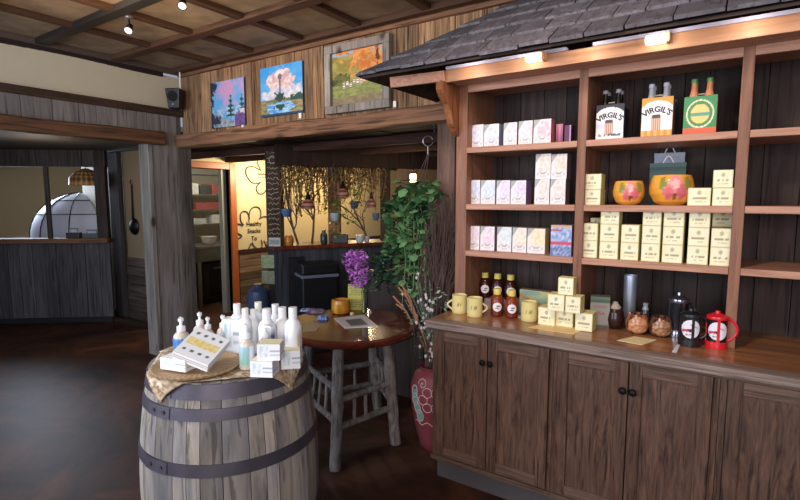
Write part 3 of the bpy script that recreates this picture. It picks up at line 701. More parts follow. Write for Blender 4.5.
for x, z, lb in ((pxy(242, 128).x, pxy(242, 126).z, 'small white price tag under the seashore painting'), (pxy(299.5, 117).x, pxy(299.5, 115.5).z, 'small white price tag under the pink cloud painting'), (pxy(394, 106).x, pxy(394, 104).z, 'small white price tag at the corner of the framed painting')):
    tag(MB().box(-.013, .013, -.012, 0, -.022, .022, rgb('#f1efe9')).build('price_tag', PAINT, loc=(x, WY - .009, z)), lb, 'price tag')

# ================================================================ HUTCH
HY = 2.65; XL = -1.395; XM = -.682; XR = .0; XE = .72
S1, S2, S3 = 1.89, 1.565, 1.292
t = empty('shelving_hutch', (0, 0, .9258), 0, 'tall oak hutch of open shelves standing on the counter', 'shelving')
def hb(mb, x0, x1, y0, y1, z0, z1): return mb.box(x0, x1, y0, y1, z0 - .9258, z1 - .9258)
for nm, x0, x1 in (('stile', XL, -1.325), ('stile', -.703, -.659), ('stile', -.024, .02), ('stile', XE - .03, XE + .03)):
    hb(MB(), x0, x1, HY, HY + .022, .9258, 2.262).build(nm, oak, t, bevel=.003)
for x0, x1 in ((-1.37, -1.327), (-.692, -.668), (-.012, .012), (XE - .01, XE + .02)):
    hb(MB(), x0, x1, HY + .022, 3.04, .9258, 2.262).build('side_panel', oak, t)
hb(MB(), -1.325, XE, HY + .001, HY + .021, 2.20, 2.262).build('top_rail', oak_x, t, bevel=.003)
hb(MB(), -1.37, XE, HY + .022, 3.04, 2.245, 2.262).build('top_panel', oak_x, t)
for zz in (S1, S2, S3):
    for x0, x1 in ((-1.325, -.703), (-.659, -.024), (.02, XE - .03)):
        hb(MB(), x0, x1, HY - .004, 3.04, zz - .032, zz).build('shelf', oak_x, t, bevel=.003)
mb = MB(); p = -1.37
while p < XE:
    w = random.uniform(.09, .15); mb.box(p + .002, min(p + w, XE) - .002, 3.04, 3.056, 0, 2.262 - .9258); p += w
mb.build('back_panel', hback, t)
# ---- roof
EY, EZ, TX, SL = 2.25, 2.270, -1.776, .69
RX = 1.5
t = empty('shingled_canopy_roof', (TX, EY, EZ), 0, 'small sloping roof of dark split shingles over the hutch', 'roof')
RY = WY - .012
dd = RY - EY; rz = SL * dd
def L_(x, y, z): return (x - TX, y - EY, z - EZ)
mb = MB()
top = [L_(TX, EY, EZ), L_(RX, EY, EZ), L_(RX, RY, EZ + rz), L_(TX + dd, RY, EZ + rz), L_(TX, RY, EZ)]
bot = [(x, y, z - .012) for x, y, z in top]
mb.add(top + bot, [(0, 1, 2, 3), (0, 3, 4), (9, 8, 7, 6, 5), (0, 5, 6, 1), (1, 6, 7, 2), (2, 7, 8, 3), (3, 8, 9, 4), (4, 9, 5, 0)])
mb.build('deck', wood('roof_deck', '#2b201b', '#54423a', '#3a2c26', 'X', 16, 1.2, .8, .3, .4), t)
mb = MB()
slen = math.hypot(dd, rz); cth = dd / slen; sth = rz / slen
ncourse = 6; ex = slen / ncourse
for k_ in range(ncourse):
    s0 = k_ * ex - .02; x = TX - .02 + (k_ * ex * cth)
    while x < RX:
        w = random.uniform(.09, .22); g = .006; L = ex * 1.5
        if k_ == ncourse - 1: L = ex * 1.0
        s00 = s0 + random.uniform(-.012, .008)
        z_ = .012 + random.uniform(0, .006)
        xa, xb = x + g / 2, min(x + w - g / 2, RX)
        def P_(xx, s, h):
            yy = EY + s * cth - h * sth; zz = EZ + s * sth + h * cth
            hipx = TX + max(0, (s * cth)) - .02
            return L_(max(xx, hipx), yy, zz)
        vs = [P_(xa, s00, z_), P_(xb, s00, z_), P_(xb, s00 + L, .004), P_(xa, s00 + L, .004), P_(xa, s00, z_ + .016), P_(xb, s00, z_ + .016), P_(xb, s00 + L, .014), P_(xa, s00 + L, .014)]
        if min(s00 + L, slen) > 0:
            vs = [(v[0], min(v[1], dd), v[2]) for v in vs]
            mb.add(vs, [(3, 2, 1, 0), (4, 5, 6, 7), (0, 1, 5, 4), (1, 2, 6, 5), (2, 3, 7, 6), (3, 0, 4, 7)])
        x += w
# left hip slope
for k_ in range(ncourse):
    s0 = k_ * ex - .02; y = EY + k_ * ex * cth - .02
    while y < RY:
        w = random.uniform(.07, .17); L = min(ex * 1.5, slen - s0); z_ = .012
        def Q_(yy, s, h):
            return L_(TX + s * cth - h * sth, min(max(yy, EY + max(0, s * cth) - .02), RY), EZ + s * sth + h * cth)
        ya, yb = y + .002, min(y + w - .002, RY)
        vs = [Q_(ya, s0, z_), Q_(yb, s0, z_), Q_(yb, s0 + L, .004), Q_(ya, s0 + L, .004), Q_(ya, s0, z_ + .016), Q_(yb, s0, z_ + .016), Q_(yb, s0 + L, .014), Q_(ya, s0 + L, .014)]
        mb.add(vs, [(0, 1, 2, 3), (7, 6, 5, 4), (4, 5, 1, 0), (5, 6, 2, 1), (6, 7, 3, 2), (7, 4, 0, 3)]); y += w
mb.build('shingles', shingle, t)
mb = MB(); mb.box(*[v for p_ in zip(L_(-1.375, 2.47, 2.229), L_(RX, 2.495, 2.293)) for v in p_])
mb.build('crown_board', wood('crown_oak', '#a87452', '#d8a580', '#bd8a63', 'X', 30, 2, .45, .1, .1, crack=.2), t, bevel=.003)
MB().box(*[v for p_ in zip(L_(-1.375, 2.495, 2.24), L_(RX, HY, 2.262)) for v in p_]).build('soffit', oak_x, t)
for xa, xb in ((-1.365, -.72), (-.60, RX)):
    MB().box(*[v for p_ in zip(L_(xa, 2.462, 2.2935), L_(xb, 2.50, 2.309)) for v in p_]).build('drip_strip', lavender, t)
# reddish soffit board under the left overhang
MB().bar(L_(-1.64, 2.33, 2.235), L_(-1.37, 2.46, 2.26), .02, .055).build('soffit_board', oak_x, t)
# corbel bracket
mb = MB(); pr = [(2.44, 2.237), (2.44, 2.19), (2.47, 2.155), (2.52, 2.12), (2.55, 2.07), (2.57, 2.02), (2.61, 1.98), (2.65, 1.955), (2.65, 2.237)]
vs = [L_(x, y, z) for x in (-1.415, -1.375) for y, z in pr]; m_ = len(pr)
mb.add(vs, [tuple(range(m_)), tuple(reversed(range(m_, 2 * m_)))] + [(i, m_ + i, m_ + (i + 1) % m_, (i + 1) % m_) for i in range(m_)])
mb.build('bracket', wood('bracket_oak', '#6d3f24', '#a66a40', '#80502f', 'Z', 26, 3, .6, .2, .2), t, bevel=.004)
for xp, yp, lb in ((657, 39, 'white under-roof puck light above the four-pack cartons'), (535, 57.5, 'white under-roof puck light above the left shelf bay')):
    P = py(xp, yp, 2.44); q = empty('puck_light', (P.x, 2.4695, P.z - .003), 0, lb, 'lamp', 'puck lights on the crown board')
    MB().box(-.045, .035, -.045, 0, -.012, .02).build('diffuser', lamp_w, q, bevel=.006)
    MB().box(.035, .05, -.05, 0, -.018, .024).build('housing', plain('puck_housing', '#b98a63', .5), q, bevel=.004)

# ================================================================ BASE CABINETS
CY = 2.357
def cX(x): return py(x, 400, CY).x
DT, DB = .876, .165
bounds = [(cX(432.5) + .0, cX(437), cX(487.5), cX(488.5), cX(548.5), cX(552.5)), (cX(552.5), cX(557), cX(627.6), cX(628.8), cX(712), cX(719.5)), (cX(719.5), cX(727), cX(727) + .325, cX(727) + .329, cX(727) + .65, cX(727) + .69)]
knobz = {0: (.735), 1: (.735), 2: .735}
def shaker(name, x0, x1, parent, bx, knobside):
    fw = .052; d = empty
    o = MB(); 
    for (a, b, c, e) in ((x0, x0 + fw, DB, DT), (x1 - fw, x1, DB, DT)): o.box(a - bx, b - bx, -.018, 0, c, e)
    for (c, e) in ((DB, DB + fw), (DT - fw, DT)): o.box(x0 + fw - bx, x1 - fw - bx, -.0175, 0, c, e, mi=1)
    dr = o.build('door', [cab, cab_x], parent, bevel=.002)
    MB().box(x0 + fw - bx, x1 - fw - bx, -.008, -.001, DB + fw, DT - fw).build('door_panel', cab, dr)
    kxp = (x1 - .017 if knobside > 0 else x0 + .02) - bx
    MB().lathe([(.006, 0), (.006, .012), (.015, .016), (.017, .024), (.012, .031), (0, .033)], 18).build('knob', blackmet, dr, loc=(kxp, -.018, DT - .124), rot=(PI / 2, 0, 0), smooth=True)
for i, (x0, a, b, c, d_, x1) in enumerate(bounds):
    bx = x0
    t = empty('base_cabinet', (x0, CY, 0), 0, ['two-door oak base cabinet at the left end beside the clay pot', 'two-door oak base cabinet under the french presses', 'oak base cabinet at the right edge of the photo'][i], 'cabinet', 'oak base cabinets under the hutch')
    W = x1 - x0; rt = .0
    MB().box(0.0, W - .001, .024, .70, .127, .888).build('body', cab, t)
    fr = MB().box(0, a - x0 - .001, 0, .024, .127, .888).box(d_ - x0 + .001, W - .001, 0, .024, .127, .888).box(a - x0, d_ - x0, .001, .024, DT + .003, .888, mi=1).box(a - x0, d_ - x0, .001, .024, .127, DB - .003, mi=1)
    fr.build('face_frame', [cab, cab_x], t, bevel=.002)
    MB().box(-.006 if i == 0 else 0, W, -.012, 0, .127, .152).build('base_moulding', cab_x, t, bevel=.003)
    MB().box(.01 if i == 0 else 0, W - .001, .045, .70, 0, .127).build('toe_kick', plain('kick_board%d' % i, '#4d4848', .7), t)
    shaker('door', a, b, t, x0, 1); shaker('door', c, d_, t, x0, -1)
t = empty('countertop', (-1.41, 2.33, .8885), 0, 'long oak countertop with a glossy red-brown surface', 'countertop')
XC = .78 + .6
MB().box(0, XC + 1.41 - .6, .0, .085, 0, .038).build('front_edge', wood('edge_oak', '#5d4a42', '#a8958a', '#7d695e', 'X', 46, 1.6, .6, .1, .2, dist=1.5), t, bevel=.004)
MB().box(0, XC + 1.41 - .6, .085, .755, 0, .037).build('surface', ctop, t)
MB().box(.025, XC + 1.41 - .6, .012, .02, -.011, 0).build('moulding', cab_x, t)

# ================================================================ SHELF GOODS
def face_text(a, b, seed, rows):
    return any(abs(b - r) < w and abs(a - .5) < L and noise.noise(Vector((a * 40, r * 9, seed))) > -.15 for r, w, L in rows)
def goods_box(name, x0, x1, yt, yb, Yf, zf, dep, cf, side, label, cat, group=None, top=None, nx=16, ny=18, rz=0):
    xm = (x0 + x1) / 2; X0 = py(x0, (yt + yb) / 2, Yf).x; X1 = py(x1, (yt + yb) / 2, Yf).x; h = py(xm, yt, Yf).z - py(xm, yb, Yf).z; w = X1 - X0
    mb = MB(); mb.box(-w / 2 + .0006, w / 2 - .0006, 0.0012, dep, 0, h, side)
    mb.grid((-w / 2 + .0006, 0.0, .0), (w - .0012, 0, 0), (0, 0, h), nx, ny, cf)
    mb.add([(-w / 2 + .0006, 0, h), (w / 2 - .0006, 0, h), (w / 2 - .0006, dep, h + .0006), (-w / 2 + .0006, dep, h + .0006)], [(0, 1, 2, 3)], top or side)
    o = mb.build(name, PAINT, loc=((X0 + X1) / 2, Yf, zf), rot=(0, 0, rz)); o['h'] = h; tag(o, label, cat, group); del o['h']; return o, h
def tin(c1, c2, seed, line='#6b6468'):
    def f(a, b):
        c = rgb('#e9e4e2')
        if (1 - a) + b > 1.62 and a < .45 + .0: c = rgb('#a9aaa4')
        if math.hypot(a - .62, b - .55) < .42 and b > .3: c = mixc(rgb(c1), rgb(c2), .5 + 1.2 * noise.noise(Vector((a * 7, b * 7, seed))))
        e = math.hypot((a - .5) / .36, (b - .2) / .1)
        if .82 < e < 1.1: c = mixc(c, rgb(line), .25)
        if e < .5 and abs(b - .2) < .03: c = mixc(c, rgb(line), .6)
        return c
    return f
sg = 'floral tea tins in the left bay'
for i, (x0, x1, yt, yb, c1, c2, sd, nm) in enumerate([(469, 483.5, 123, 146.5, '#c9cfe8', '#f0eef5', '#9fa0ae', 'leftmost of the two lavender-white tins on the top shelf'), (484, 499, 122, 145.3, '#c3cbe8', '#efeef4', '#8f92a6', 'second lavender-white tin on the top shelf, before the gap'),
        (503.5, 517, 120.5, 144.2, '#e9c9d2', '#f3e9ea', '#b58f98', 'first pink-white tin right of the gap on the top shelf'), (518.5, 532.5, 118.8, 143.3, '#eec4cd', '#f4e6e8', '#b58f98', 'middle pink-white tin on the top shelf'), (533.5, 551, 117.3, 142.3, '#ecabb6', '#f4e2e4', '#c06f7c', 'largest pink-white tin with red side on the top shelf')]):
    goods_box('tea_tin', x0, x1, yt, yb, 2.72, S1, .07, tin(c1, c2, i), rgb(sd), nm, 'tea tin', sg)
goods_box('tea_tin', 556, 563, 120.5, 141, 2.78, S1, .06, lambda a, b: mixc(rgb('#c98aa0'), rgb('#8a4468'), 1 - b + .3 * math.sin(a * 9)), rgb('#6b3350'), 'narrow rose and plum tin at the right end of the top shelf', 'tea tin')
goods_box('tea_tin', 564.5, 571, 122, 140.5, 2.76, S1, .08, lambda a, b: rgb('#5c3354') if a < .8 else rgb('#b79ac0'), rgb('#4b2a48'), 'dark purple tin against the middle stile on the top shelf', 'tea tin')
for i, (x0, x1, c1, c2, sd, nm) in enumerate([(467.5, 480, '#c3cfe6', '#eef0f5', '#a6aaba', 'leftmost pale blue tin on the second shelf'), (480.6, 495, '#bccfe2', '#eaf0f5', '#a6aaba', 'second pale blue tin on the second shelf'), (496.5, 510, '#cfc3df', '#f0ebf4', '#a697b2', 'first lilac tin on the second shelf'), (510.6, 526, '#d0bfdc', '#f0e9f2', '#8a6a92', 'lilac tin with purple side on the second shelf')]):
    goods_box('tea_tin', x0, x1, 179, 202.8, 2.72, S2, .09, tin(c1, c2, i + 7), rgb(sd), nm, 'tea tin', sg)
for i, (x0, x1, nm) in enumerate([(534.5, 549.5, 'lower left of the four stacked beige tins on the second shelf'), (550.2, 565.5, 'lower right of the four stacked beige tins on the second shelf')]):
    o, h = goods_box('tea_tin', x0, x1, 177.5, 202.8, 2.72, S2, .08, tin('#e0c8bf', '#f2e9e2', i + 12), rgb('#6f6268'), nm, 'tea tin', sg)
    goods_box('tea_tin', x0 + 1, x1 + 1.5, 151.5, 176.5, 2.72, S2 + h + .001, .08, tin('#e0cbb9', '#f2ebe0', i + 15), rgb('#6f6268'), nm.replace('lower', 'upper'), 'tea tin', sg)
for i, (x0, x1, yt, yb, c1, c2, sd, nm) in enumerate([(466, 479.5, 226, 249.5, '#e3cfd8', '#f3ecef', '#9b979c', 'leftmost blush tin on the third shelf'), (480.2, 494.5, 226.3, 250.3, '#e0c4d0', '#f2e9ed', '#77757a', 'second blush tin on the third shelf'), (497, 511.5, 227, 251.5, '#c8d8d8', '#eef3f1', '#8f9696', 'pale grey-green tin in the middle of the third shelf'), (512.3, 526.5, 228, 252.8, '#e2d5b8', '#f5efdf', '#a39d8b', 'pale cream tin on the third shelf'), (527.2, 545, 229, 254, '#e8d3a2', '#f5ecd2', '#cdae72', 'cream tin with yellow side on the third shelf')]):
    goods_box('tea_tin', x0, x1, yt, yb, 2.72, S3, .08, tin(c1, c2, i + 20), rgb(sd), nm, 'tea tin', sg)
def sampler(a, b):
    c = mixc(rgb('#6f8cc0'), rgb('#c7cfe4'), .5 + noise.noise(Vector((a * 8, b * 9, 3))) * 1.3)
    if b > .93: c = rgb('#c9a07f')
    if .36 < b < .48: c = rgb('#c84a62')
    if .78 < b < .86 and a < .55: c = rgb('#b5405a')
    if b < .3: c = mixc(rgb('#4a5f94'), rgb('#a9b4d0'), .5 + noise.noise(Vector((a * 12, b * 12, 8))) * 1.4)
    return c
goods_box('sampler_box', 550.5, 571.5, 225, 256, 2.67, S3, .12, sampler, rgb('#8f7a80'), 'tall blue and pink sampler box at the right end of the third shelf', 'box')
# yellow tea boxes
def ybox(seed, base='#ede6b0'):
    def f(a, b):
        c = mixc(rgb(base), rgb('#f4efd2'), .5 + .5 * noise.noise(Vector((a * 3, b * 3, seed))))
        if a < .04 or a > .96 or b < .05 or b > .95: c = mixc(c, rgb('#b9b06c'), .6)
        if math.hypot((a - .5) / .11, (b - .72) / .12) < 1: c = rgb('#b3b592')
        if abs(b - .42) < .045 and abs(a - .5) < .34 and noise.noise(Vector((a * 23, 3, seed))) > -.2: c = rgb('#a39d78')
        if abs(b - .22) < .03 and abs(a - .5) < .3 and noise.noise(Vector((a * 31, 5, seed))) > -.1: c = rgb('#bdb78c')
        return c
    return f
yg = 'yellow tea boxes in the right bay'
def yb(x0, x1, yt, yb_, Yf, zf, nm, dep=.085, side='#d9cf8a', base='#e9e2b2', rz=0):
    return goods_box('yellow_tea_box', x0, x1, yt, yb_, Yf, zf, dep, ybox(random.random() * 50, base), rgb(side), nm, 'tea box', yg, rgb('#e8deA0'), rz=rz)
o, h = yb(583, 600.5, 188.8, 204, 2.69, S2, 'lower yellow box of the pair beside the small orange bowl', .11)
yb(583.2, 601.5, 172.5, 188, 2.69, S2 + h + .001, 'upper yellow box of the pair beside the small orange bowl')
o, h = yb(687.5, 710.8, 188, 205.8, 2.68, S2, 'single yellow box beside the large orange bowl')
o, h = yb(712.2, 733.5, 188.3, 206.2, 2.68, S2, 'lower yellow box of the pair at the right stile')
yb(713, 733.3, 169.3, 187.2, 2.68, S2 + h + .001, 'upper yellow box of the pair at the right stile')
cols = [(579.5, 597), (598.8, 617.8), (619.8, 638.2), (640.5, 659.5), (661.2, 682.3), (686.3, 707.8), (709.2, 731)]
ord_ = ['first', 'second', 'third', 'fourth', 'fifth', 'sixth', 'seventh']
X_edges = []
for i, (x0, x1) in enumerate(cols):
    Yf = 2.69 if i != 1 else 2.685; zz = S3; xm = (x0 + x1) / 2
    y_s = 259.5 + (xm - 590) * .0715
    hh = 17.0 + (xm - 590) * .012
    for r, rn in enumerate(('bottom', 'middle', 'top')):
        if r == 2 and i in (0, 2): continue
        nm = '%s yellow tea box from the left in the %s row of the third shelf' % (ord_[i], rn)
        dY = 0
        if r == 2 and i == 6: dY = .12
        dx = -.8 * (1 if r else 0)
        o, h = yb(x0 + .4, x1, y_s - hh, y_s, Yf + dY, zz, nm)
        zz += h + .0008
yb(590.5, 601, 212, 226, 2.80, S3 + .128, 'grey-shaded yellow tea box set back at the left of the third shelf top row', .06)
# support under that one
yb(589, 601, 230, 245, 2.80, S3, 'yellow tea box hidden behind the first column of the third shelf', .06).__class__
# orange bowls
def bowl_col(cx):
    def f(a, z, r):
        c = mixc(rgb('#d98d2b'), rgb('#efb04a'), .5 + .6 * noise.noise(Vector((a * 2, z * 20, cx))))
        d = a + PI / 2 - cx; d = (d + PI) % (2 * PI) - PI
        zz = z / .1
        for ox, oz, rr, col in ((0, .62, .34, '#e58f8c'), (-.32, .45, .24, '#d96a70'), (.32, .45, .24, '#d96a70'), (0, .7, .16, '#f0b9b0'), (-.6, .72, .2, '#8a8a3f'), (.6, .72, .2, '#8a8a3f'), (0, .3, .1, '#6b4a24')):
            if math.hypot((d - ox) / 1.0, (zz - oz) / 1.1) < rr: c = rgb(col)
        return c
    return f
def round_bowl(xc, yb_, wpx, hpx, Yc, zf, label, cx):
    P = py(xc, yb_, Yc); dist = Vector((P.x, P.y, 0)).dot(Vector((-sn, cs, 0))); R = wpx / 2 * dist / FPX; H = hpx * dist / FPX
    t = empty('painted_gourd_bowl', (P.x, Yc, zf), 0, label, 'bowl')
    cf = bowl_col(cx); k2 = .1 / H
    MB().lathe([(R * .5, 0), (R * .78, H * .12), (R * .97, H * .38), (R, H * .58), (R * .93, H * .85), (R * .84, H)], 48, colf=lambda a, z, r: cf(a, z * k2, r), sub=6).build('bowl', GLOSSY, t, smooth=True)
    MB().lathe([(R * .845, H), (R * .8, H * 1.003), (R * .78, H * .9), (R * .6, H * .3), (0, H * .2)], 32, col=rgb('#a9743a'), cap=False).build('interior', PAINT, t, smooth=True)
round_bowl(628, 204, 29, 23.5, 2.74, S2, 'small orange gourd bowl with pale highlight beside the yellow boxes', .3)
round_bowl(670.5, 205.5, 40, 29.5, 2.75, S2, 'large orange gourd bowl painted with a pink flower', .28)
# green bag + white bag
P0 = py(648, 205, 2.90); P1 = py(684, 205, 2.90)
def bag(x0, x1, z0, z1, Y, dep, col, label):
    t = empty('paper_gift_bag', ((x0 + x1) / 2, Y, z0), 0, label, 'bag'); w = x1 - x0; h = z1 - z0
    mb = MB(); mb.box(-w / 2, w / 2, 0, dep, 0, h, col); mb.box(-w / 2 - .001, w / 2 + .001, -.001, dep + .001, h - .02, h, mixc(col, (1, 1, 1), .12)); mb.build('bag_body', PAINT, t)
    mb = MB()
    mb.tube([Vector((-.03 + .06 * i / 10, dep * .3, h - .015 + .05 * math.sin(PI * i / 10))) for i in range(11)], .003, 6); mb.build('handle', whitep, t)
bag(P0.x, P1.x, S2, py(665, 163, 2.90).z, 2.90, .06, rgb('#2f4c45'), 'dark green gift bag standing behind the large orange bowl')
q0 = py(652, 205, 2.975); q1 = py(682, 205, 2.975)
bag(q0.x, q1.x, S2, py(665, 153, 2.975).z, 2.975, .045, rgb('#8f97a6'), 'pale grey gift bag with rope handle behind the green bag')
# four-pack carriers
def carrier(x0, x1, yt, yb_, f, side, label, txt, bc, capc, ytop):
    Yf = 2.74; X0 = py(x0, yb_, Yf).x; X1 = py(x1, yb_, Yf).x; xm = (x0 + x1) / 2; h = py(xm, yt, Yf).z - S1; w = X1 - X0; dep = .12
    t = empty('bottle_carrier', ((X0 + X1) / 2, Yf, S1), 0, label, 'carrier')
    mb = MB(); mb.grid((-w / 2, -.0005, 0), (w, 0, 0), (0, 0, h), 44, 44, f)
    mb.box(-w / 2, w / 2, 0, .003, 0, h, side); mb.box(-w / 2, w / 2, dep - .003, dep, 0, h, side)
    mb.box(w / 2 - .003, w / 2, .003, dep - .003, 0, h * .93, side); mb.box(-w / 2, -w / 2 + .003, .003, dep - .003, 0, h * .93, side); mb.box(-w / 2, w / 2, .003, dep - .003, 0, .002, side)
    mb.build('carton', PAINT, t)
    mb = MB().box(-w / 2 + .003, w / 2 - .003, dep / 2 - .002, dep / 2 + .002, .002, h * .98, side); 
    mb.tube([(-w * .3, dep / 2, h * .95), (-w * .26, dep / 2, h * 1.1), (w * .26, dep / 2, h * 1.1), (w * .3, dep / 2, h * .95)], .004, 6, rgb('#d8cfc0')); mb.build('handle', PAINT, t)
    if txt:
        R = w * .62
        def wp(v):
            a = v.x / R; rr = R + v.y * (1 + .0); return Vector((math.sin(a) * rr, math.cos(a) * rr - R, v.z))
        text_mb(txt, w * .27, warp=wp, place=lambda v: Vector((v.x, v.y - .0015, v.z + h * .70)), bold=.0012).build('lettering', plain('letter_black', '#1f1d22', .6), t)
    B = MB(); hh = py(xm, ytop, Yf + .03).z - S1 - .003
    for ix, iy, lb in ((-1, -1, 'front left'), (1, -1, 'front right'), (-1, 1, 'back left'), (1, 1, 'back right')):
        o = empty('soda_bottle', ((X0 + X1) / 2 + ix * w * .235, Yf + dep / 2 + iy * .029, S1 + .003), 0, '%s bottle in the %s' % (lb, label.replace(' on the top right shelf', '').replace(' in the middle of the top right shelf', '').replace(' with a round label', '')), 'bottle', 'bottles in the cardboard carriers')
        r = min(w * .22, .0255)
        MB().lathe([(r * .95, 0), (r, .006), (r, hh * .55), (r * .85, hh * .65), (.012, hh * .82), (.011, hh * .93)], 18, col=bc).build('glass', GLOSSY, o, smooth=True)
        MB().lathe([(.0135, hh * .93), (.0145, hh * .94), (.013, hh), (0, hh)], 16, col=capc).build('cap', GLOSSY, o, smooth=True)
def f1(ar, bg, bot, sky='#cfd9e8'):
    def f(a, b):
        c = rgb(bg); arch = .62 + .30 * math.sqrt(max(0, 1 - ((a - .5) / .56) ** 2))
        if b < arch and .02 < a < .98:
            c = mixc(rgb('#f1f0f2'), rgb(sky), .9 * max(0, 1 - abs(b - .42) / .16) * (abs(a - .5) > .14))
            if abs(a - .48) < .14 and .14 < b < .56: c = mixc(rgb('#a0705a'), rgb('#e1c9b4'), .5 + .5 * math.sin(a * 90))
            if .48 < b < .58 and abs(a - .48) < .12: c = rgb('#4b4346')
            if .12 < b < .2 and abs(a - .48) < .42 and noise.noise(Vector((a * 14, b * 9, 2))) > -.1: c = rgb('#5f5a58')
        if b < bot: c = mixc(rgb(ar), rgb('#f2d090'), .3 + .3 * math.sin(a * 30) * (b > .04))
        return c
    return f
carrier(595.3, 623, 104.5, 138.8, f1('#c9ccd6', '#2b2b38', .03), rgb('#24242c'), 'black and white arched bottle carrier on the top right shelf', "VIRGIL'S", rgb('#17120f'), rgb('#8f8f96'), 90.5)
carrier(640.5, 671.5, 97.5, 137, f1('#d58b2e', '#d99a3c', .19), rgb('#56657c'), 'orange and white bottle carrier in the middle of the top right shelf', "VIRGIL'S", rgb('#a9aab0'), rgb('#b9b9c2'), 84)
def f2(a, b):
    c = rgb('#3f8a55'); d = math.hypot((a - .5) / .42, (b - .55) / .36)
    if b < .2: c = rgb('#d9623f')
    if d < 1: c = rgb('#e6e2c0') if d > .9 else (rgb('#4b8a52') if d > .68 else mixc(rgb('#e3cf6a'), rgb('#f0c98a'), .5 + .5 * math.sin(b * 30)))
    if d < .66 and abs(b - .53) < .04: c = rgb('#5aa08a')
    return c
carrier(682.5, 715.5, 96, 133.5, f2, rgb('#b8432f'), 'green and orange bottle carrier with a round label on the top right shelf', None, rgb('#d98f66'), rgb('#4a8a4a'), 79)

# ---- goods on the counter
CTZ = .9255
def honey(x, yb_, z, h, label, dark=False, Y=None):
    P = pz(x, yb_, z) if Y is None else py(x, yb_, Y)
    t = empty('honey_bottle', (P.x, P.y, z), 0, label, 'bottle', 'honey bottles by the mugs')
    r = .036
    def hc(a, zz, rr):
        c = rgb('#35110a') if dark else mixc(rgb('#64230d'), rgb('#8f3d18'), zz / h)
        return c
    MB().lathe([(r * .8, 0), (r, .008), (r * 1.02, h * .55), (r * .8, h * .72), (r * .5, h * .8)], 28, colf=hc, sub=3).build('body', GLOSSY, t, smooth=True)
    MB().lathe([(r * .58, h * .79), (r * .6, h * .8), (r * .58, h), (0, h)], 20, col=rgb('#e0cf6e')).build('cap', PAINT, t, smooth=True)
    # round label, wrapped on the body facing the room
    mb = MB(); R = .026; vs = [(0, 0, 0)]; cc = []
    ca = -PI / 2 + .42
    def wrap(u_, v_):
        a = ca + u_ / r; rr = r * 1.045; return (rr * math.cos(a), rr * math.sin(a), h * .36 + v_)
    n_ = 8; fs = []; vs = []; cc = []
    for i in range(n_ + 1):
        for j in range(24):
            q = R * i / n_; an = 2 * PI * j / 24; uu, vv = q * math.cos(an), q * math.sin(an); vs.append(wrap(uu, vv))
            cc.append(rgb('#2b3550') if (abs(vv - .004) < .004 and -.004 < uu < .018) or (abs(vv + .008) < .003 and abs(uu) < .01) else rgb('#e7e4e4'))
    for i in range(n_):
        for j in range(24): fs.append((i * 24 + j, (i + 1) * 24 + j, (i + 1) * 24 + (j + 1) % 24, i * 24 + (j + 1) % 24))
    mb.add(vs, fs, cc); mb.build('paper_label', PAINT, t)
    return t
# riser box carrying the three rear bottles
P = pz(496, 303, CTZ)
rb0 = py(484, 300, 2.80); rb1 = py(528, 300, 2.80)
zr = py(505, 291, 2.80).z
zr = .985
tag(MB().box(rb0.x, rb1.x, 2.80, 2.92, CTZ, zr, rgb('#a08f92')).build('riser_box', PAINT, bevel=.003), 'grey-pink riser box under the three rear honey bottles', 'box')
for x, lb in ((485, 'leftmost dark honey bottle on the riser box'), (497.5, 'middle dark honey bottle on the riser box'), (510.5, 'right dark honey bottle on the riser box')):
    honey(x, 290, zr, .155, lb, True, Y=2.85)
for x, yb_, lb in ((497, 311.5, 'left amber honey bottle in front of the riser box'), (511.5, 313, 'right amber honey bottle in front of the riser box')):
    honey(x, yb_, CTZ, .158, lb, False, Y=2.66)
def mug(x, yb_, ang, label, Yc=2.52, name='cream_mug', txt=''):
    P = pz(x, yb_ - 2.5, CTZ); t = empty(name, (P.x, P.y, CTZ), ang, label, 'mug', 'cream mugs on the counter')
    r, h = .0445, .108
    def mc(a, z, rr):
        d = (a - (-PI / 2 + .3 - ang) + PI) % (2 * PI) - PI
        if abs(d) < .45 and .045 < z < .066 and noise.noise(Vector((a * 22, z * 160, 2))) > .05: return rgb('#8a8150')
        return rgb('#dccf8c')
    MB().lathe([(r * .93, 0), (r, .004), (r, h), (r * .94, h + .001), (r * .9, h - .004), (r * .88, .01), (0, .006)], 48, colf=mc, sub=6).build('cup', GLOSSY, t, smooth=True)
    pts = [Vector((r - .004 + .03 * math.sin(PI * i / 10), 0, .02 + .056 * i / 10)) for i in range(11)]
    MB().tube(pts, .0055, 8, rgb('#e2d79c')).build('handle', GLOSSY, t, smooth=True)
mug(459.5, 315, PI + .5, 'left cream mug with its handle to the left at the counter end')
mug(474.5, 318.5, .55, 'second cream mug with its handle to the right')
mug(529, 323, .5, 'third cream mug standing left of the stacked yellow boxes')
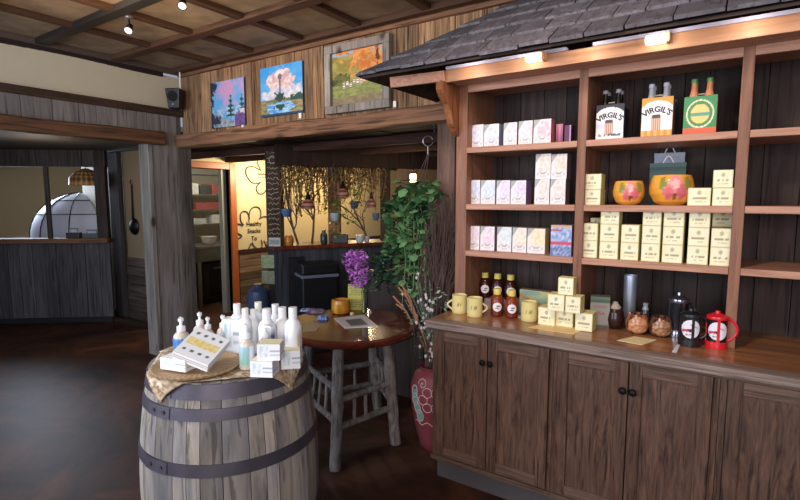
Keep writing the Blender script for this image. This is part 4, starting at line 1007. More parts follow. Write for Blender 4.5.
# flat card under third mug, boxes stack
def card(pts, z, col, name, label, cat, th=.0015, mat=PAINT):
    P = [pz(x, y, z) for x, y in pts]; c = sum(P, Vector()) / len(P); n_ = len(P)
    vs = [(p.x - c.x, p.y - c.y, 0) for p in P] + [(p.x - c.x, p.y - c.y, th) for p in P]
    fs = [tuple(reversed(range(n_))), tuple(range(n_, 2 * n_))] + [(i, (i + 1) % n_, n_ + (i + 1) % n_, n_ + i) for i in range(n_)]
    if Vector((P[1] - P[0])).cross(P[2] - P[1]).z < 0: fs = [tuple(reversed(f)) for f in fs]
    return tag(MB().add(vs, fs, col).build(name, mat, loc=(c.x, c.y, z)), label, cat)
card([(513, 316.5), (518, 315), (536, 320), (534, 322)], CTZ, rgb('#e4e2dc'), 'white_card', 'thin white card on the counter beside the third mug', 'card')
card([(528, 327.5), (553, 321.5), (583, 330), (574, 334.5)], CTZ, rgb('#e9c98a'), 'amber_card', 'yellow-orange card lying under the stacked yellow boxes', 'card')
card([(617, 340.5), (634, 336.5), (657, 340), (642, 345)], CTZ, rgb('#e6d9a4'), 'cream_card', 'cream card lying flat on the counter before the carved cups', 'card')
card([(672, 352), (677, 344.5), (680, 345), (676.5, 352.5)], CTZ, rgb('#dcdcea'), 'small_tag', 'small white tag on the counter left of the black press', 'tag')
sgp = 'yellow tea boxes stacked on the counter'
yv = 2.52
def sb(x0, x1, yt, yb_, Yf, zf, nm, dep=.07, rz=0):
    if zf < CTZ + .01: Yf = pz((x0 + x1) / 2, yb_, CTZ).y
    o, h = goods_box('yellow_tea_box', x0, x1, yt, yb_, Yf, zf, dep, ybox(random.random() * 50, '#ece6ba'), rgb('#d8c878'), nm, 'tea box', sgp, rgb('#e8deA0'), rz=rz); return h
zc0 = CTZ + .0018
h = sb(538, 555, 308, 325.5, 2.52, zc0, 'bottom left yellow box of the counter pyramid', .09)
sb(555.6, 573, 309, 327, 2.52, zc0, 'bottom middle yellow box of the counter pyramid', .09)
sb(575, 592.5, 313.5, 331.5, 2.50, zc0, 'bottom right yellow box of the counter pyramid', .09)
z1 = zc0 + h + .0012
h2 = sb(547.5, 564.5, 293, 309.5, 2.535, z1, 'second row left yellow box of the counter pyramid', .08)
sb(565.2, 580.5, 296, 312.5, 2.535, z1, 'second row right yellow box of the counter pyramid', .08)
sb(558, 573.5, 277.5, 294.5, 2.55, z1 + h2 + .0012, 'topmost yellow box of the counter pyramid', .06)
def pic(a, b):
    c = mixc(rgb('#b9b77a'), rgb('#7fa29a'), .5 + noise.noise(Vector((a * 4, b * 5, 9))) * 1.4)
    if abs(b - .75 + a * .5) < .06: c = rgb('#b5824a')
    if a > .75: c = mixc(c, rgb('#c9a08a'), .7)
    return c
o, _ = goods_box('picture_box', 519.5, 556, 285, 310, 2.78, CTZ, .05, pic, rgb('#8d6a5a'), 'colourful picture box behind the third mug', 'box')
# coffee canister with green top and text
P0 = pz(588, 326, CTZ)
Pc = pz(599, 326.5, CTZ)
w = .094
def cof(a, b):
    c = rgb('#8d8c86')
    if b > .8: c = rgb('#3f5a44')
    if b < .1: c = rgb('#55534f')
    if .9 < b: c = rgb('#56705a')
    return c
t = empty('coffee_canister', (Pc.x, Pc.y, CTZ), .25, 'grey coffee canister with a green top and red lettering', 'canister')
MB().grid((-w / 2, -w * .35, 0), (w, 0, 0), (0, 0, .165), 10, 24, cof).box(-w / 2, w / 2, -w * .349, w * .35, 0, .165, rgb('#6c6e69')).build('body', PAINT, t)
text_mb('COFFEE', .019, place=lambda v: v + Vector((0, -w * .35 - .001, .112))).build('lettering', plain('letter_red', '#a8392f', .6), t)
text_mb('USA', .026, place=lambda v: v + Vector((0, -w * .35 - .001, .078))).build('lettering', MATS['letter_red'], t)
# steel tumbler
P = py(629, 315, 2.86)
tag(MB().lathe([(.029, 0), (.031, .005), (.033, .268), (.030, .268), (.027, .01), (0, .008)], 28).build('steel_tumbler', plain('tumbler_steel', '#d4e0f2', .32, .8, var=.05), loc=(P.x, 2.86, CTZ), smooth=True), 'tall shiny steel tumbler behind the carved cups', 'tumbler')
# jars
def jar(x, yb_, R, H, base, mark, label, name, cat='jar', knob=None, Yc=None):
    P = pz(x, yb_, CTZ) if Yc is None else py(x, yb_, Yc); t = empty(name, (P.x, P.y, CTZ), 0, label, cat)
    def jc(a, z, r):
        d = (a + PI / 2 - .3 + PI) % (2 * PI) - PI
        c = mixc(rgb(base), rgb('#2a1a16'), .5 + noise.noise(Vector((a * 2.2, z * 26, R * 90))) * 1.2)
        if mark and math.hypot(d / .95, (z - H * .5) / (H * .42)) < 1: c = mixc(rgb(mark), rgb(base), .5 + noise.noise(Vector((a * 7, z * 90, 4))))
        return c
    MB().lathe([(R * .62, 0), (R * .92, H * .18), (R, H * .5), (R * .9, H * .82), (R * .72, H), (R * .62, H), (R * .6, H * .6), (0, H * .3)], 36, colf=jc, sub=5).build('body', GLOSSY, t, smooth=True)
    if knob: MB().lathe([(R * .6, H), (R * .62, H + .006), (R * .4, H + .02), (.012, H + .026), (.013, H + .034), (0, H + .037)], 20, col=rgb(knob)).build('lid', GLOSSY, t, smooth=True)
jar(614.5, 328, .045, .105, '#3d1c1c', None, 'dark maroon round jar with a pale lid beside the canister', 'lidded_jar', knob='#b5a294')
jar(636.5, 333, .056, .1, '#a0633f', '#d9a57c', 'left carved brown wooden cup on the counter', 'carved_cup', 'cup')
jar(660, 336, .054, .098, '#6d4632', '#c99b73', 'right carved brown cup beside the tall glass press', 'carved_cup', 'cup')
jar(645, 319, .025, .115, '#2f2b30', None, 'small dark lidded jar behind the two carved cups', 'lidded_jar', knob='#8a8d93', Yc=2.74)
# french presses
def press(x, yb_, R, H, frame, label, logo=True, Yc=None, rz=0.3):
    P = pz(x, yb_, CTZ) if Yc is None else py(x, yb_, Yc)
    t = empty('french_press', (P.x, P.y, CTZ), 0, label, 'coffee press')
    MB().lathe([(R * 1.05, 0), (R * 1.07, .01), (R * 1.04, H * .18), (R * 1.0, H * .19), (R * .9, .012), (0, .01)], 32).build('base', frame, t, smooth=True)
    MB().lathe([(R * .97, H * .12), (R * .97, H * .84), (R * .94, H * .84), (R * .94, H * .13), (0, H * .125)], 32, col=rgb('#1d1a1e')).build('beaker', GLOSSY, t, smooth=True)
    MB().lathe([(R * 1.04, H * .8), (R * 1.06, H * .83), (R * 1.02, H * .88), (R * .5, H * .94), (.012, H * .96), (.010, H * 1.02), (0, H * 1.03)], 32).build('lid', frame, t, smooth=True)
    pts = [Vector((R * 1.0 + (R * .85) * math.sin(PI * min(1, i / 10 + .0)) ** .6, 0, H * .82 - H * .62 * i / 10)) for i in range(11)]
    hd = MB().tube(pts, .0075, 8).build('handle', frame, t, rot=(0, 0, rz), smooth=True)
    mb = MB(); 
    for a in (rz + .0, rz + PI / 2, rz + PI, rz + 1.5 * PI): mb.box(-.006, .006, -.0015, .0015, H * .12, H * .84, M=Matrix.Rotation(a, 4, 'Z') @ Matrix.Translation((R * 1.0, 0, 0)) @ Matrix.Rotation(PI / 2, 4, 'Z'))
    mb.build('cage', frame, t)
    if logo:
        r = R * 1.03; ca = -PI / 2 + .15; n_ = 10; vs = []; cc = []; fs = []; Rl = H * .25
        for i in range(n_ + 1):
            for j in range(32):
                q = Rl * i / n_; an = 2 * PI * j / 32; uu, vv = q * math.cos(an), q * math.sin(an); a = ca + uu / r
                vs.append((r * math.cos(a), r * math.sin(a), H * .5 + vv))
                u2, v2 = uu / Rl, vv / Rl
                c = rgb('#e6e3ec')
                if -.95 < u2 < -.1 and abs(v2 + .12 - u2 * .1) < .16: c = rgb('#b8343f')
                if math.hypot(u2 + .05, v2 + .15) < .17: c = rgb('#1f1a22')
                if 0 < u2 < .6 and abs(v2 - .45 + u2 * .5) < .07: c = rgb('#c9838c')
                if -.6 < u2 < 0 and abs(v2 + .62) < .05: c = rgb('#6a6272')
                cc.append(c)
        for i in range(n_):
            for j in range(32): fs.append((i * 32 + j, (i + 1) * 32 + j, (i + 1) * 32 + (j + 1) % 32, i * 32 + (j + 1) % 32))
        MB().add(vs, fs, cc).build('round_logo', PAINT, t)
    return t
press(689, 345, .042, .168, blackm, 'black french press with a round white logo', rz=.35)
press(715.5, 347, .042, .165, redp, 'red french press with a round white logo at the right stile', rz=.2)
press(677, 334, .044, .215, plain('chrome_frame', '#8b8a96', .2, .9), 'tall dark glass french press with a chrome frame', False, Yc=2.74, rz=.6)

# ================================================================ BARREL
BC = Vector((-1.704, 1.268, 0)); BH = .95
def br(z):
    t_ = (z - BH / 2) / (BH / 2); return .352 - .050 * t_ * t_
t = empty('wine_barrel', BC, 0, 'old oak wine barrel with iron hoops used as a display stand', 'barrel')
mb = MB(); ns_ = 30; a = 0; angs = [0]
while angs[-1] < 2 * PI - .1: angs.append(angs[-1] + random.uniform(.13, .3))
angs = [x * 2 * PI / angs[-1] for x in angs]
for a0, a1 in zip(angs, angs[1:]):
    a0 += .004; a1 -= .004; vs = []; nz_ = 16; m = 4
    for i in range(nz_ + 1):
        z = BH * i / nz_; r = br(z)
        for rr in (r, r - .025):
            for j in range(m + 1):
                an = a0 + (a1 - a0) * j / m; vs.append((rr * math.cos(an), rr * math.sin(an), z))
    row = 2 * (m + 1); fs = []
    for i in range(nz_):
        for j in range(m):
            b0 = i * row + j; fs.append((b0, b0 + 1, b0 + row + 1, b0 + row)); c0 = b0 + m + 1; fs.append((c0 + 1, c0, c0 + row, c0 + row + 1))
        fs.append((i * row, (i + 1) * row, (i + 1) * row + m + 1, i * row + m + 1)); fs.append((i * row + m, i * row + 2 * m + 1, (i + 1) * row + 2 * m + 1, (i + 1) * row + m))
    L0 = nz_ * row
    for j in range(m): fs.append((L0 + j, L0 + j + 1, L0 + m + 2 + j, L0 + m + 1 + j)); fs.append((j + 1, j, m + 1 + j, m + 2 + j))
    mb.add(vs, fs)
mb.build('staves', staves, t, smooth=True)
MB().lathe([(0, BH - .03), (br(BH) - .02, BH - .03), (br(BH) - .02, BH - .008), (0, BH - .008)], 48).build('lid', wood('barrel_head', '#6c5a48', '#a08a72', '#7d6a58', 'X', 20, 1.5, .8, .3, .3), t)
for z0, z1 in ((.893, .946), (.821, .863), (.625, .671), (.30, .35), (.03, .09)):
    mb = MB(); mb.lathe([(br(z0) + .0015, z0), (br(z0) + .0045, z0), (br((z0 + z1) / 2) + .0045, (z0 + z1) / 2), (br(z1) + .0045, z1), (br(z1) + .0015, z1)], 64)
    h_ = mb.build('hoop', hoop, t, smooth=True)
    ov = math.radians(-97); mb = MB(); m_ = 6; vs = []
    for z in (z0, z1):
        for j in range(m_ + 1):
            an = ov + (.0 + .36 * j / m_); vs.append(((br(z) + .007) * math.cos(an), (br(z) + .007) * math.sin(an), z))
    mb.add(vs, [(j, j + 1, m_ + 2 + j, m_ + 1 + j) for j in range(m_)])
    for da in (.12, .28):
        an = ov + da; zc = (z0 + z1) / 2; c = Vector(((br(zc) + .008) * math.cos(an), (br(zc) + .008) * math.sin(an), zc)); mb.tube([c, c + Vector((math.cos(an), math.sin(an), 0)) * .003], .007, 10)
    mb.build('rivet_lap', hoop, h_)
# cloth
CLZ = BH + .004; R0 = br(BH) + .008
def cloth():
    mb = MB(); N_ = 70; hs = .283; vs = []; cc = []; ang = math.radians(-40); ca, sa = math.cos(ang), math.sin(ang)
    for j in range(N_ + 1):
        for i in range(N_ + 1):
            x = (i / N_ * 2 - 1) * hs; y = (j / N_ * 2 - 1) * hs; X = x * ca - y * sa; Y = x * sa + y * ca; r = math.hypot(X, Y)
            fold = .003 * noise.noise(Vector((X * 14, Y * 14, 2)))
            if r <= R0: P = (X, Y, CLZ + .001 + abs(fold) * .4)
            else:
                e = r - R0; th = math.atan2(Y, X); rr = R0 + .006 + min(e, .02) * .3 + .05 * e + .004 * math.sin(th * 18) * min(1, e * 10); P = (rr * math.cos(th), rr * math.sin(th), CLZ + .001 - max(0, e - .004))
            vs.append(P)
            v = noise.noise(Vector((X * 60, Y * 60, 5))); v2 = noise.noise(Vector((X * 35, Y * 35, 9)))
            c = rgb('#b7a184')
            if v > .12: c = rgb('#8a7250')
            if v2 > .3: c = rgb('#d3c3a8')
            if v < -.32: c = rgb('#8a5a48')
            cc.append(c)
    fs = [(j * (N_ + 1) + i, j * (N_ + 1) + i + 1, (j + 1) * (N_ + 1) + i + 1, (j + 1) * (N_ + 1) + i) for j in range(N_) for i in range(N_)]
    mb.add(vs, fs, cc); o = mb.build('patterned_cloth', PAINT, loc=BC, smooth=True)
    s_ = o.modifiers.new('solid', 'SOLIDIFY'); s_.thickness = .002; s_.offset = 1
    return tag(o, 'brown and cream patterned cloth draped over the barrel top', 'cloth')
cloth()
TZ = CLZ + .006
# wicker tray
P = pz(197, 366, TZ + .004)
t = empty('wicker_tray', (P.x, P.y, TZ), 0, 'round woven wicker tray at the left of the barrel top', 'tray')
def wv(a, z, r): return mixc(rgb('#8a6a48'), rgb('#c9a981'), .5 + .5 * math.sin(a * 40 + (int(r * 120) % 2) * PI))
MB().lathe([(0, 0), (.13, 0), (.158, .006), (.162, .014), (.157, .015), (.13, .006), (0, .005)], 96, colf=wv, sub=6).build('weave', PAINT, t, smooth=True)
TR = TZ + .0155
# bottles
def lotion(x, yb_, H, R, label, band='#9fb8d0', z=None, flat=True, Pin=None, cap='#f2f2f2'):
    z = TZ if z is None else z; P = Pin or pz(x, yb_, z); H *= 1.04; R *= 1.04
    t = empty('lotion_bottle', (P.x, P.y, z), 0, label, 'bottle', 'white lotion bottles on the barrel')
    def lc(a, zz, r):
        d = (a + PI / 2 - .75 + PI) % (2 * PI) - PI
        if .12 < zz / H < .62 and abs(d) < 1.25:
            if d > .55: return rgb(band)
            if zz / H > .52 and band == '#4c5c86': return rgb(band)
            if noise.noise(Vector((d * 9, zz * 190, 3))) > .3: return rgb('#b7bcc6')
        return rgb('#efeff1')
    MB().lathe([(R * .92, 0), (R, .006), (R, H * .66), (R * .82, H * .74), (R * .42, H * .8), (R * .4, H * .82)], 28, colf=lc, sub=4).build('body', GLOSSY, t, smooth=True)
    MB().lathe([(R * .5, H * .8), (R * .5, H), (0, H)], 20, col=rgb(cap)).build('cap', GLOSSY, t, smooth=True)
def pump(x, yb_, H, R, label, lab='#4a74b8', z=None, face=2.6):
    z = TZ if z is None else z; P = pz(x, yb_, z)
    t = empty('pump_bottle', (P.x, P.y, z), 0, label, 'bottle', 'pump bottles on the barrel')
    def lc(a, zz, r):
        if zz / H < .54 and zz / H > .04:
            d = (a + PI / 2 - .75 + PI) % (2 * PI) - PI
            if d < .4: return mixc(rgb(lab), rgb('#7fae8a'), 1 - zz / H * 2.3 + noise.noise(Vector((a * 4, zz * 40, 1))) * .6)
            return rgb('#dfe2ea')
        return rgb('#cdc0b0')
    MB().lathe([(R * .92, 0), (R, .006), (R, H * .5), (R * .85, H * .6), (R * .45, H * .68), (R * .42, H * .7)], 28, colf=lc, sub=4).build('body', GLOSSY, t, smooth=True)
    mb = MB().lathe([(R * .5, H * .69), (R * .5, H * .8), (R * .3, H * .82), (R * .18, H * .83), (R * .18, H * .92), (R * .32, H * .93), (R * .32, H), (0, H)], 18)
    d = Vector((math.cos(face), math.sin(face), 0)); mb.tube([Vector((0, 0, H * .965)), d * R * 1.0 + Vector((0, 0, H * .965)), d * R * 1.25 + Vector((0, 0, H * .94))], [R * .2, R * .16, R * .13], 8)
    mb.build('pump_head', whitep, t, smooth=True)
pump(182.5, 358.5, .165, .033, 'leftmost pump bottle with a blue label behind the tilted box')
pump(201, 350, .16, .03, 'second pump bottle, half hidden behind the tilted box', '#8a8a90')
pump(209, 353, .15, .026, 'third pump bottle, directly behind the tilted box', '#b9c2cc')
pump(224, 352, .155, .028, 'fourth pump bottle beside the pale cartons', '#c2ccd6')
pump(247.5, 368, .168, .029, 'pump bottle in front of the white bottles with a teal label', '#9fc0c8')
pump(266, 364, .155, .028, 'small pump bottle behind the upper yellow-topped carton', '#4a4a70', face=0)
lotion(238.5, 351, .195, .028, 'rearmost left white lotion bottle with plain cap')
lotion(246.5, 354, .185, .026, 'second white lotion bottle from the left')
lotion(254.5, 352, .175, .024, 'thin white lotion bottle third from the left', '#cfd5de')
lotion(259.5, 347, .19, .029, 'tallest rear white lotion bottle with cream cap', cap='#e9e7d8')
lotion(268, 360, .2, .032, 'white lotion bottle with a dark blue label in the middle', '#4c5c86')
lotion(276.5, 350, .19, .029, 'rear white lotion bottle right of the middle')
lotion(283.5, 356, .195, .031, 'white lotion bottle with a light blue stripe', '#6f9fc8')
lotion(294, 362, .21, .032, 'rightmost white lotion bottle at the barrel edge', '#c9bfae')
# cartons
def carton(x, y, w, d, h, rz, z, label, top='#e9e6e0', lab='#bcd0d4', rot=None, on=None):
    P = pz(x, y, z) if on is None else Vector((on.location.x + .012, on.location.y + .02, z))
    def ff(a, b):
        c = rgb('#ecebec')
        if .12 < a < .5 and .2 < b < .85: c = mixc(rgb(lab), rgb('#ecebec'), .5 + noise.noise(Vector((a * 9, b * 6, w * 70))))
        if a > .55 and abs(b - .6) < .05: c = rgb('#8f9aa8')
        if a > .55 and abs(b - .35) < .03: c = rgb('#b8bfc9')
        return c
    mb = MB(); mb.box(-w / 2, w / 2, -d / 2 + .0005, d / 2, 0, h, rgb('#e4e2e0')); mb.grid((-w / 2, -d / 2, 0), (w, 0, 0), (0, 0, h), 24, 12, ff)
    def f_side(a, b): return rgb('#c4c2c4') if any(abs(b - q) < .04 for q in (.35, .55, .75)) and .1 < a < .9 else rgb('#eceae8')
    mb.grid((w / 2 + .0005, -d / 2, 0), (0, d, 0), (0, 0, h), 12, 16, f_side)
    mb.add([(-w / 2, -d / 2, h + .0005), (w / 2, -d / 2, h + .0005), (w / 2, d / 2, h + .0005), (-w / 2, d / 2, h + .0005)], [(0, 1, 2, 3)], rgb(top))
    return tag(mb.build('soap_carton', PAINT, loc=P, rot=rot or (0, 0, rz)), label, 'carton')
carton(179, 368, .115, .06, .044, .25, TR, 'flat white carton lying at the left of the wicker tray')
low_ = carton(265, 374, .082, .07, .058, .5, TZ, 'lower front white carton with a cream top', '#e6dcc0')
carton(291, 366, .07, .07, .07, .8, TZ, 'white carton at the right edge of the barrel top', '#e6d9b4')
carton(270, 370, .082, .07, .06, .6, TZ + .0585, 'upper white carton with a cream top resting on the lower one', '#e9dcae', on=low_)
carton(235, 352, .08, .05, .145, .5, TZ, 'upright pale carton behind the tilted box', lab='#a9c9cf')
carton(250, 344, .05, .04, .125, .5, TZ, 'upright pale carton among the rear lotion bottles', lab='#b9c7c0')
# big tilted box with yellow band
P = pz(207, 372, TR)
def tb(a, b):
    c = rgb('#f0eff0')
    if .38 < b < .64 and .06 < a < .94: c = mixc(rgb('#e6c766'), rgb('#f1e3ae'), .5 + noise.noise(Vector((a * 12, b * 12, 4))))
    for r in (.16, .26, .76, .86):
        pass
    for i in range(4):
        for r in (.2, .82):
            if math.hypot((a - .17 - i * .22) / .05, (b - r) / .05) < 1: c = rgb('#5f6b66')
    return c
mb = MB(); H_ = .034; D_ = .16
a_ = pz(172, 358, TR + .05); b_ = pz(207, 372, TR + .001); W_ = (b_ - a_).length; ex_ = (b_ - a_).normalized()
hz = Vector((0, 0, 1)).cross(Vector((ex_.x, ex_.y, 0))).normalized(); tl = math.radians(20)
ey_ = (hz * math.cos(tl) + Vector((0, 0, 1)) * math.sin(tl)); ey_ = (ey_ - ex_ * ey_.dot(ex_)).normalized(); ez_ = ex_.cross(ey_)
mb.box(0, W_, 0, D_, 0, H_, rgb('#e2e0e2')); mb.grid((0, 0, H_ + .0006), (W_, 0, 0), (0, D_, 0), 40, 40, tb)
mb.grid((0, -.0006, 0), (W_, 0, 0), (0, 0, H_), 6, 8, lambda a, b: rgb('#b9a890') if .25 < b < .4 or .6 < b < .7 else rgb('#efeef0'))
o = mb.build('white_gift_box', PAINT); o.matrix_world = Matrix.Translation(a_) @ Matrix((ex_, ey_, ez_)).transposed().to_4x4()
tag(o, 'tilted white box with a yellow band leaning on the wicker tray', 'box')

# ================================================================ ROUND TABLE
TC = Vector((-2.08, 2.50, 0)); TZt = .78
t = empty('log_table', TC, 0, 'round glossy red-brown table on rough log legs', 'table')
MB().lathe([(0, TZt - .06), (.40, TZt - .06), (.43, TZt - .05), (.445, TZt - .03), (.445, TZt - .012), (.435, TZt), (0, TZt)], 72).build('tabletop', tabletop, t, smooth=True)
def logt(a, b, r, name, seg=10):
    a = Vector(a) - TC; b = Vector(b) - TC; pts = [a.lerp(b, i / seg) + Vector((noise.noise(Vector((i * .7, a.x * 9, 1))), noise.noise(Vector((i * .7, a.y * 9, 5))), 0)) * .006 for i in range(seg + 1)]
    pts[0] = a; pts[-1] = b
    if abs(b.z - a.z) < .3: pass
    return MB().tube(pts, [r * (1 + .12 * noise.noise(Vector((i * .9, a.x * 7, 3)))) for i in range(seg + 1)], 10, jit=.05).build(name, bark, t, smooth=True)
legs = [((-1.895, 2.115, 0), (-1.93, 2.2, .722)), ((-1.775, 2.575, 0), (-1.86, 2.60, .722)), ((-2.16, 2.90, 0), (-2.13, 2.78, .722)), ((-2.44, 2.36, 0), (-2.36, 2.42, .722))]
for a, b in legs: logt(a, b, .036, 'leg')
def lp(i, z): a, b = legs[i]; return Vector(a).lerp(Vector(b), z / .722)
for i, j in ((0, 1), (1, 2), (2, 3), (3, 0)):
    z1_, z2_ = (.24, .40) if i % 2 == 0 else (.27, .46)
    logt(lp(i, z1_), lp(j, z1_), .02, 'rung'); logt(lp(i, z2_), lp(j, z2_), .02, 'rung')
    for q in (.3, .5, .7): logt(lp(i, z1_).lerp(lp(j, z1_), q), lp(i, z2_).lerp(lp(j, z2_), q), .011, 'spindle', 4)
# on the table
def tp(x, y): return pz(x, y, TZt)
P = tp(341, 313)
t = empty('orange_jar', (P.x, P.y, TZt), 0, 'orange round gourd jar on the log table', 'jar')
MB().lathe([(.05, 0), (.062, .008), (.068, .03), (.068, .075), (.062, .097), (.055, .1), (.052, .06), (0, .02)], 40, colf=lambda a, z, r: mixc(mixc(rgb('#b5741f'), rgb('#d99a3c'), .5 + noise.noise(Vector((a * 2, z * 20, 7)))), rgb('#9a8a4a'), .8 if math.hypot((((a + PI / 2 + .5 + PI) % (2 * PI)) - PI) / .5, (z - .05) / .025) < 1 and noise.noise(Vector((a * 14, z * 150, 1))) > -.1 else 0), sub=4).build('bowl', GLOSSY, t, smooth=True)
P = tp(355, 310.5); Yp = P.y
def brch(a, b):
    c = rgb('#c9c25a')
    for r in range(9):
        if abs(b - .12 - r * .09) < .02 and .12 < a < .85 and noise.noise(Vector((a * 12, r, 2))) > -.2: c = rgb('#8d8a48')
    if b > .88: c = rgb('#a9a34a')
    return c
t = empty('yellow_flyer', (P.x, P.y + .02, TZt), YAW, 'yellow-green printed flyer standing behind the orange jar', 'flyer')
MB().grid((-.065, 0, 0), (.12, 0, 0), (0, .03, .19), 16, 24, brch).box(-.05, .06, .0, .004, 0, .004, rgb('#c9c25a')).build('sheet', PAINT, t)
MB().box(-.03, .03, .001, .05, 0, .004).build('stand', whitep, t)
# magazine
o = card([(334, 318.5), (364, 315), (378, 326.5), (345, 328.5)], TZt, rgb('#dcd7d4'), 'open_brochure', 'white printed brochure lying on the front of the table', 'brochure', .003)
P = [pz(x, y, TZt + .0035) for x, y in ((345, 320), (361, 318.3), (368, 324.5), (351, 326))]; c_ = Vector(o.location)
mb = MB(); mb.add([tuple(q - c_) for q in P], [(0, 1, 2, 3) if (P[1] - P[0]).cross(P[2] - P[1]).z > 0 else (3, 2, 1, 0)], rgb('#6f6f72')); mb.build('printed_photo', PAINT, o)
card([(303, 325), (312, 321), (320, 326), (316, 331), (303, 332)], TZt, rgb('#b5a07a'), 'tan_paper', 'small tan paper at the left of the table', 'paper', .002)
# folded patterned napkins / sunglasses-like bundle
def bundle(x, y, sx, sy, h, cols_, name, label, cat, seed):
    P = tp(x, y); mb = MB(); N_ = 16
    vs = []; cc = []; fs = []
    def f(a, b):
        u_ = (a - .5) * 2; v_ = (b - .5) * 2; e = max(0, 1 - (u_ ** 4 + v_ ** 4)); return e
    def disp(a, b, p):
        e = f(a, b); return Vector((p.x, p.y, .001 + h * e ** .5 * (.7 + .5 * noise.noise(Vector((a * 5, b * 5, seed))))))
    mb.grid((-sx / 2, -sy / 2, 0), (sx, 0, 0), (0, sy, 0), N_, N_, lambda a, b: mixc(rgb(cols_[0]), rgb(cols_[1]), .5 + 1.5 * noise.noise(Vector((a * 7, b * 7, seed)))), dispf=disp)
    mb.grid((-sx / 2, sy / 2, 0), (sx, 0, 0), (0, -sy, 0), 1, 1, lambda a, b: rgb(cols_[0]))
    return tag(mb.build(name, PAINT, loc=P, rot=(0, 0, YAW), smooth=True), label, cat)
bundle(323, 319, .075, .06, .03, ('#2f4f9c', '#9fb4d8'), 'blue_pouch', 'small blue and white patterned pouch on the table', 'pouch', 3)
bundle(316, 312, .14, .1, .025, ('#43466b', '#a88a92'), 'folded_scarf', 'folded multicoloured scarf left of the orange jar', 'scarf', 8)
bundle(306, 311, .09, .06, .022, ('#3d4d8c', '#c7c9dc'), 'blue_cloth', 'blue and white folded cloth at the back left of the table', 'cloth', 12)
tag(MB().lathe([(.0, 0), (.014, 0), (.016, .012), (.01, .02), (0, .021)], 14, col=rgb('#d8b98f')).build('small_trinket', GLOSSY, loc=tp(352, 315), smooth=True), 'tiny tan trinket right of the orange jar', 'trinket')
# vase with purple flowers
P = tp(364.5, 314)
t = empty('glass_vase', (P.x, P.y, TZt), 0, 'slim clear glass vase at the back of the table', 'vase')
MB().lathe([(.02, 0), (.022, .006), (.019, .06), (.023, .17), (.021, .17), (.017, .06), (.018, .012), (0, .01)], 28).build('glass', glass, t, smooth=True)
b = empty('flower_bouquet', (P.x, P.y, TZt + .013), 0, 'magenta purple flowers with dark leaves standing in the glass vase', 'flowers')
mb = MB(); mf = MB(); ml = MB()
def rel(x, y, dY=0): q = py(x, y, P.y + dY); return q - Vector((P.x, P.y, TZt + .013))
for i in range(7):
    top_ = rel(random.uniform(346, 366), random.uniform(262, 280), random.uniform(-.03, .03)); m_ = Vector((random.uniform(-.008, .008), random.uniform(-.008, .008), .16)); s_ = Vector((random.uniform(-.007, .007), random.uniform(-.007, .007), .004))
    mb.tube([s_, m_, m_.lerp(top_, .5) + Vector((0, 0, .02)), top_], .0022, 5, rgb('#3f5a30'))
for i in range(520):
    while True:
        x, y = random.uniform(342, 368), random.uniform(250, 287)
        if ((x - 356) / 13.5) ** 2 + ((y - 261) / 12) ** 2 < 1 or ((x - 358.5) / 9) ** 2 + ((y - 275) / 13) ** 2 < 1: break
    q = rel(x, y, random.uniform(-.045, .045)); leaf(mf, q, random.uniform(.014, .028), rgb('#b04cc0'), rgb('#e59be8'))
for i in range(110):
    x, y = random.gauss(381, 8), random.gauss(268, 11)
    if y > 292 or x < 366 or x > 398: continue
    leaf(ml, rel(x, y, random.uniform(-.02, .06)), random.uniform(.04, .07), rgb('#16271d'), rgb('#2f4f36'))
for i in range(6):
    m_ = Vector((random.uniform(-.008, .008), .0, .16)); mb.tube([Vector((random.uniform(-.006, .006), 0, .004)), m_, rel(random.uniform(372, 392), random.uniform(258, 285), .03)], .002, 5, rgb('#2f4a2c'))
mb.build('stems', LEAF, b); mf.build('petals', attr('petal', .6), b); ml.build('leaves', LEAF, b)

# ================================================================ FLOOR POT
PC = Vector((-1.535, 2.625, 0))
PC = Vector((-1.555, 2.69, 0))
t = empty('clay_floor_pot', PC, 0, 'tall dark red clay pot with incised flowers beside the cabinet', 'pot')
prof = [(.075, 0), (.09, .02), (.125, .16), (.15, .33), (.15, .42), (.125, .49), (.09, .52), (.095, .54), (.085, .54), (.08, .5), (0, .42)]
PH = .54
def pr_(z):
    for (r0, z0), (r1, z1) in zip(prof, prof[1:]):
        if z0 <= z <= z1: return r0 + (r1 - r0) * (z - z0) / max(1e-6, z1 - z0)
    return .1
MB().lathe(prof, 48, sub=3).build('body', terracotta, t, smooth=True)
mb = MB(); mt = MB()
def on_pot(a, z, o=.002): r = pr_(z) + o; return Vector((r * math.cos(a), r * math.sin(a), z))
cdir = math.atan2(-2.6, 1.545)
fa = cdir - .12; fz = .36
for kx_ in range(6):
    an = kx_ * PI / 3; cx, cz = .055 * math.cos(an), .055 * math.sin(an)
    mb.tube([on_pot(fa + (cx + .03 * math.cos(q)) / .15, fz + cz + .03 * math.sin(q)) for q in [i * PI / 7 for i in range(15)]], .0025, 5)
mb.tube([on_pot(cdir - .55 + .035 * q / 9 * math.cos(q) / .15 * 1.0, .455 + .035 * q / 9 * math.sin(q)) for q in [i * .5 for i in range(20)]], .0025, 5)
lv = [(cdir - .95, .40), (cdir - .9, .35), (cdir - .8, .30), (cdir - .68, .25)]
for a_, z_ in lv:
    pts = [(a_ + .028 * math.cos(q) / .15, z_ + .038 * math.sin(q)) for q in [i * PI / 8 for i in range(17)]]
    mb.tube([on_pot(*p_) for p_ in pts], .0025, 5)
    vs = [on_pot(a_, z_, .0016)] + [on_pot(x, y, .0016) for x, y in pts[:-1]]; mt.add(vs, [(0, i, i % 16 + 1) for i in range(1, 17)])
mb.tube([on_pot(cdir - 1.05 + .12 * i, .20 + .012 * math.sin(i * 1.3)) for i in range(14)], .0025, 5)
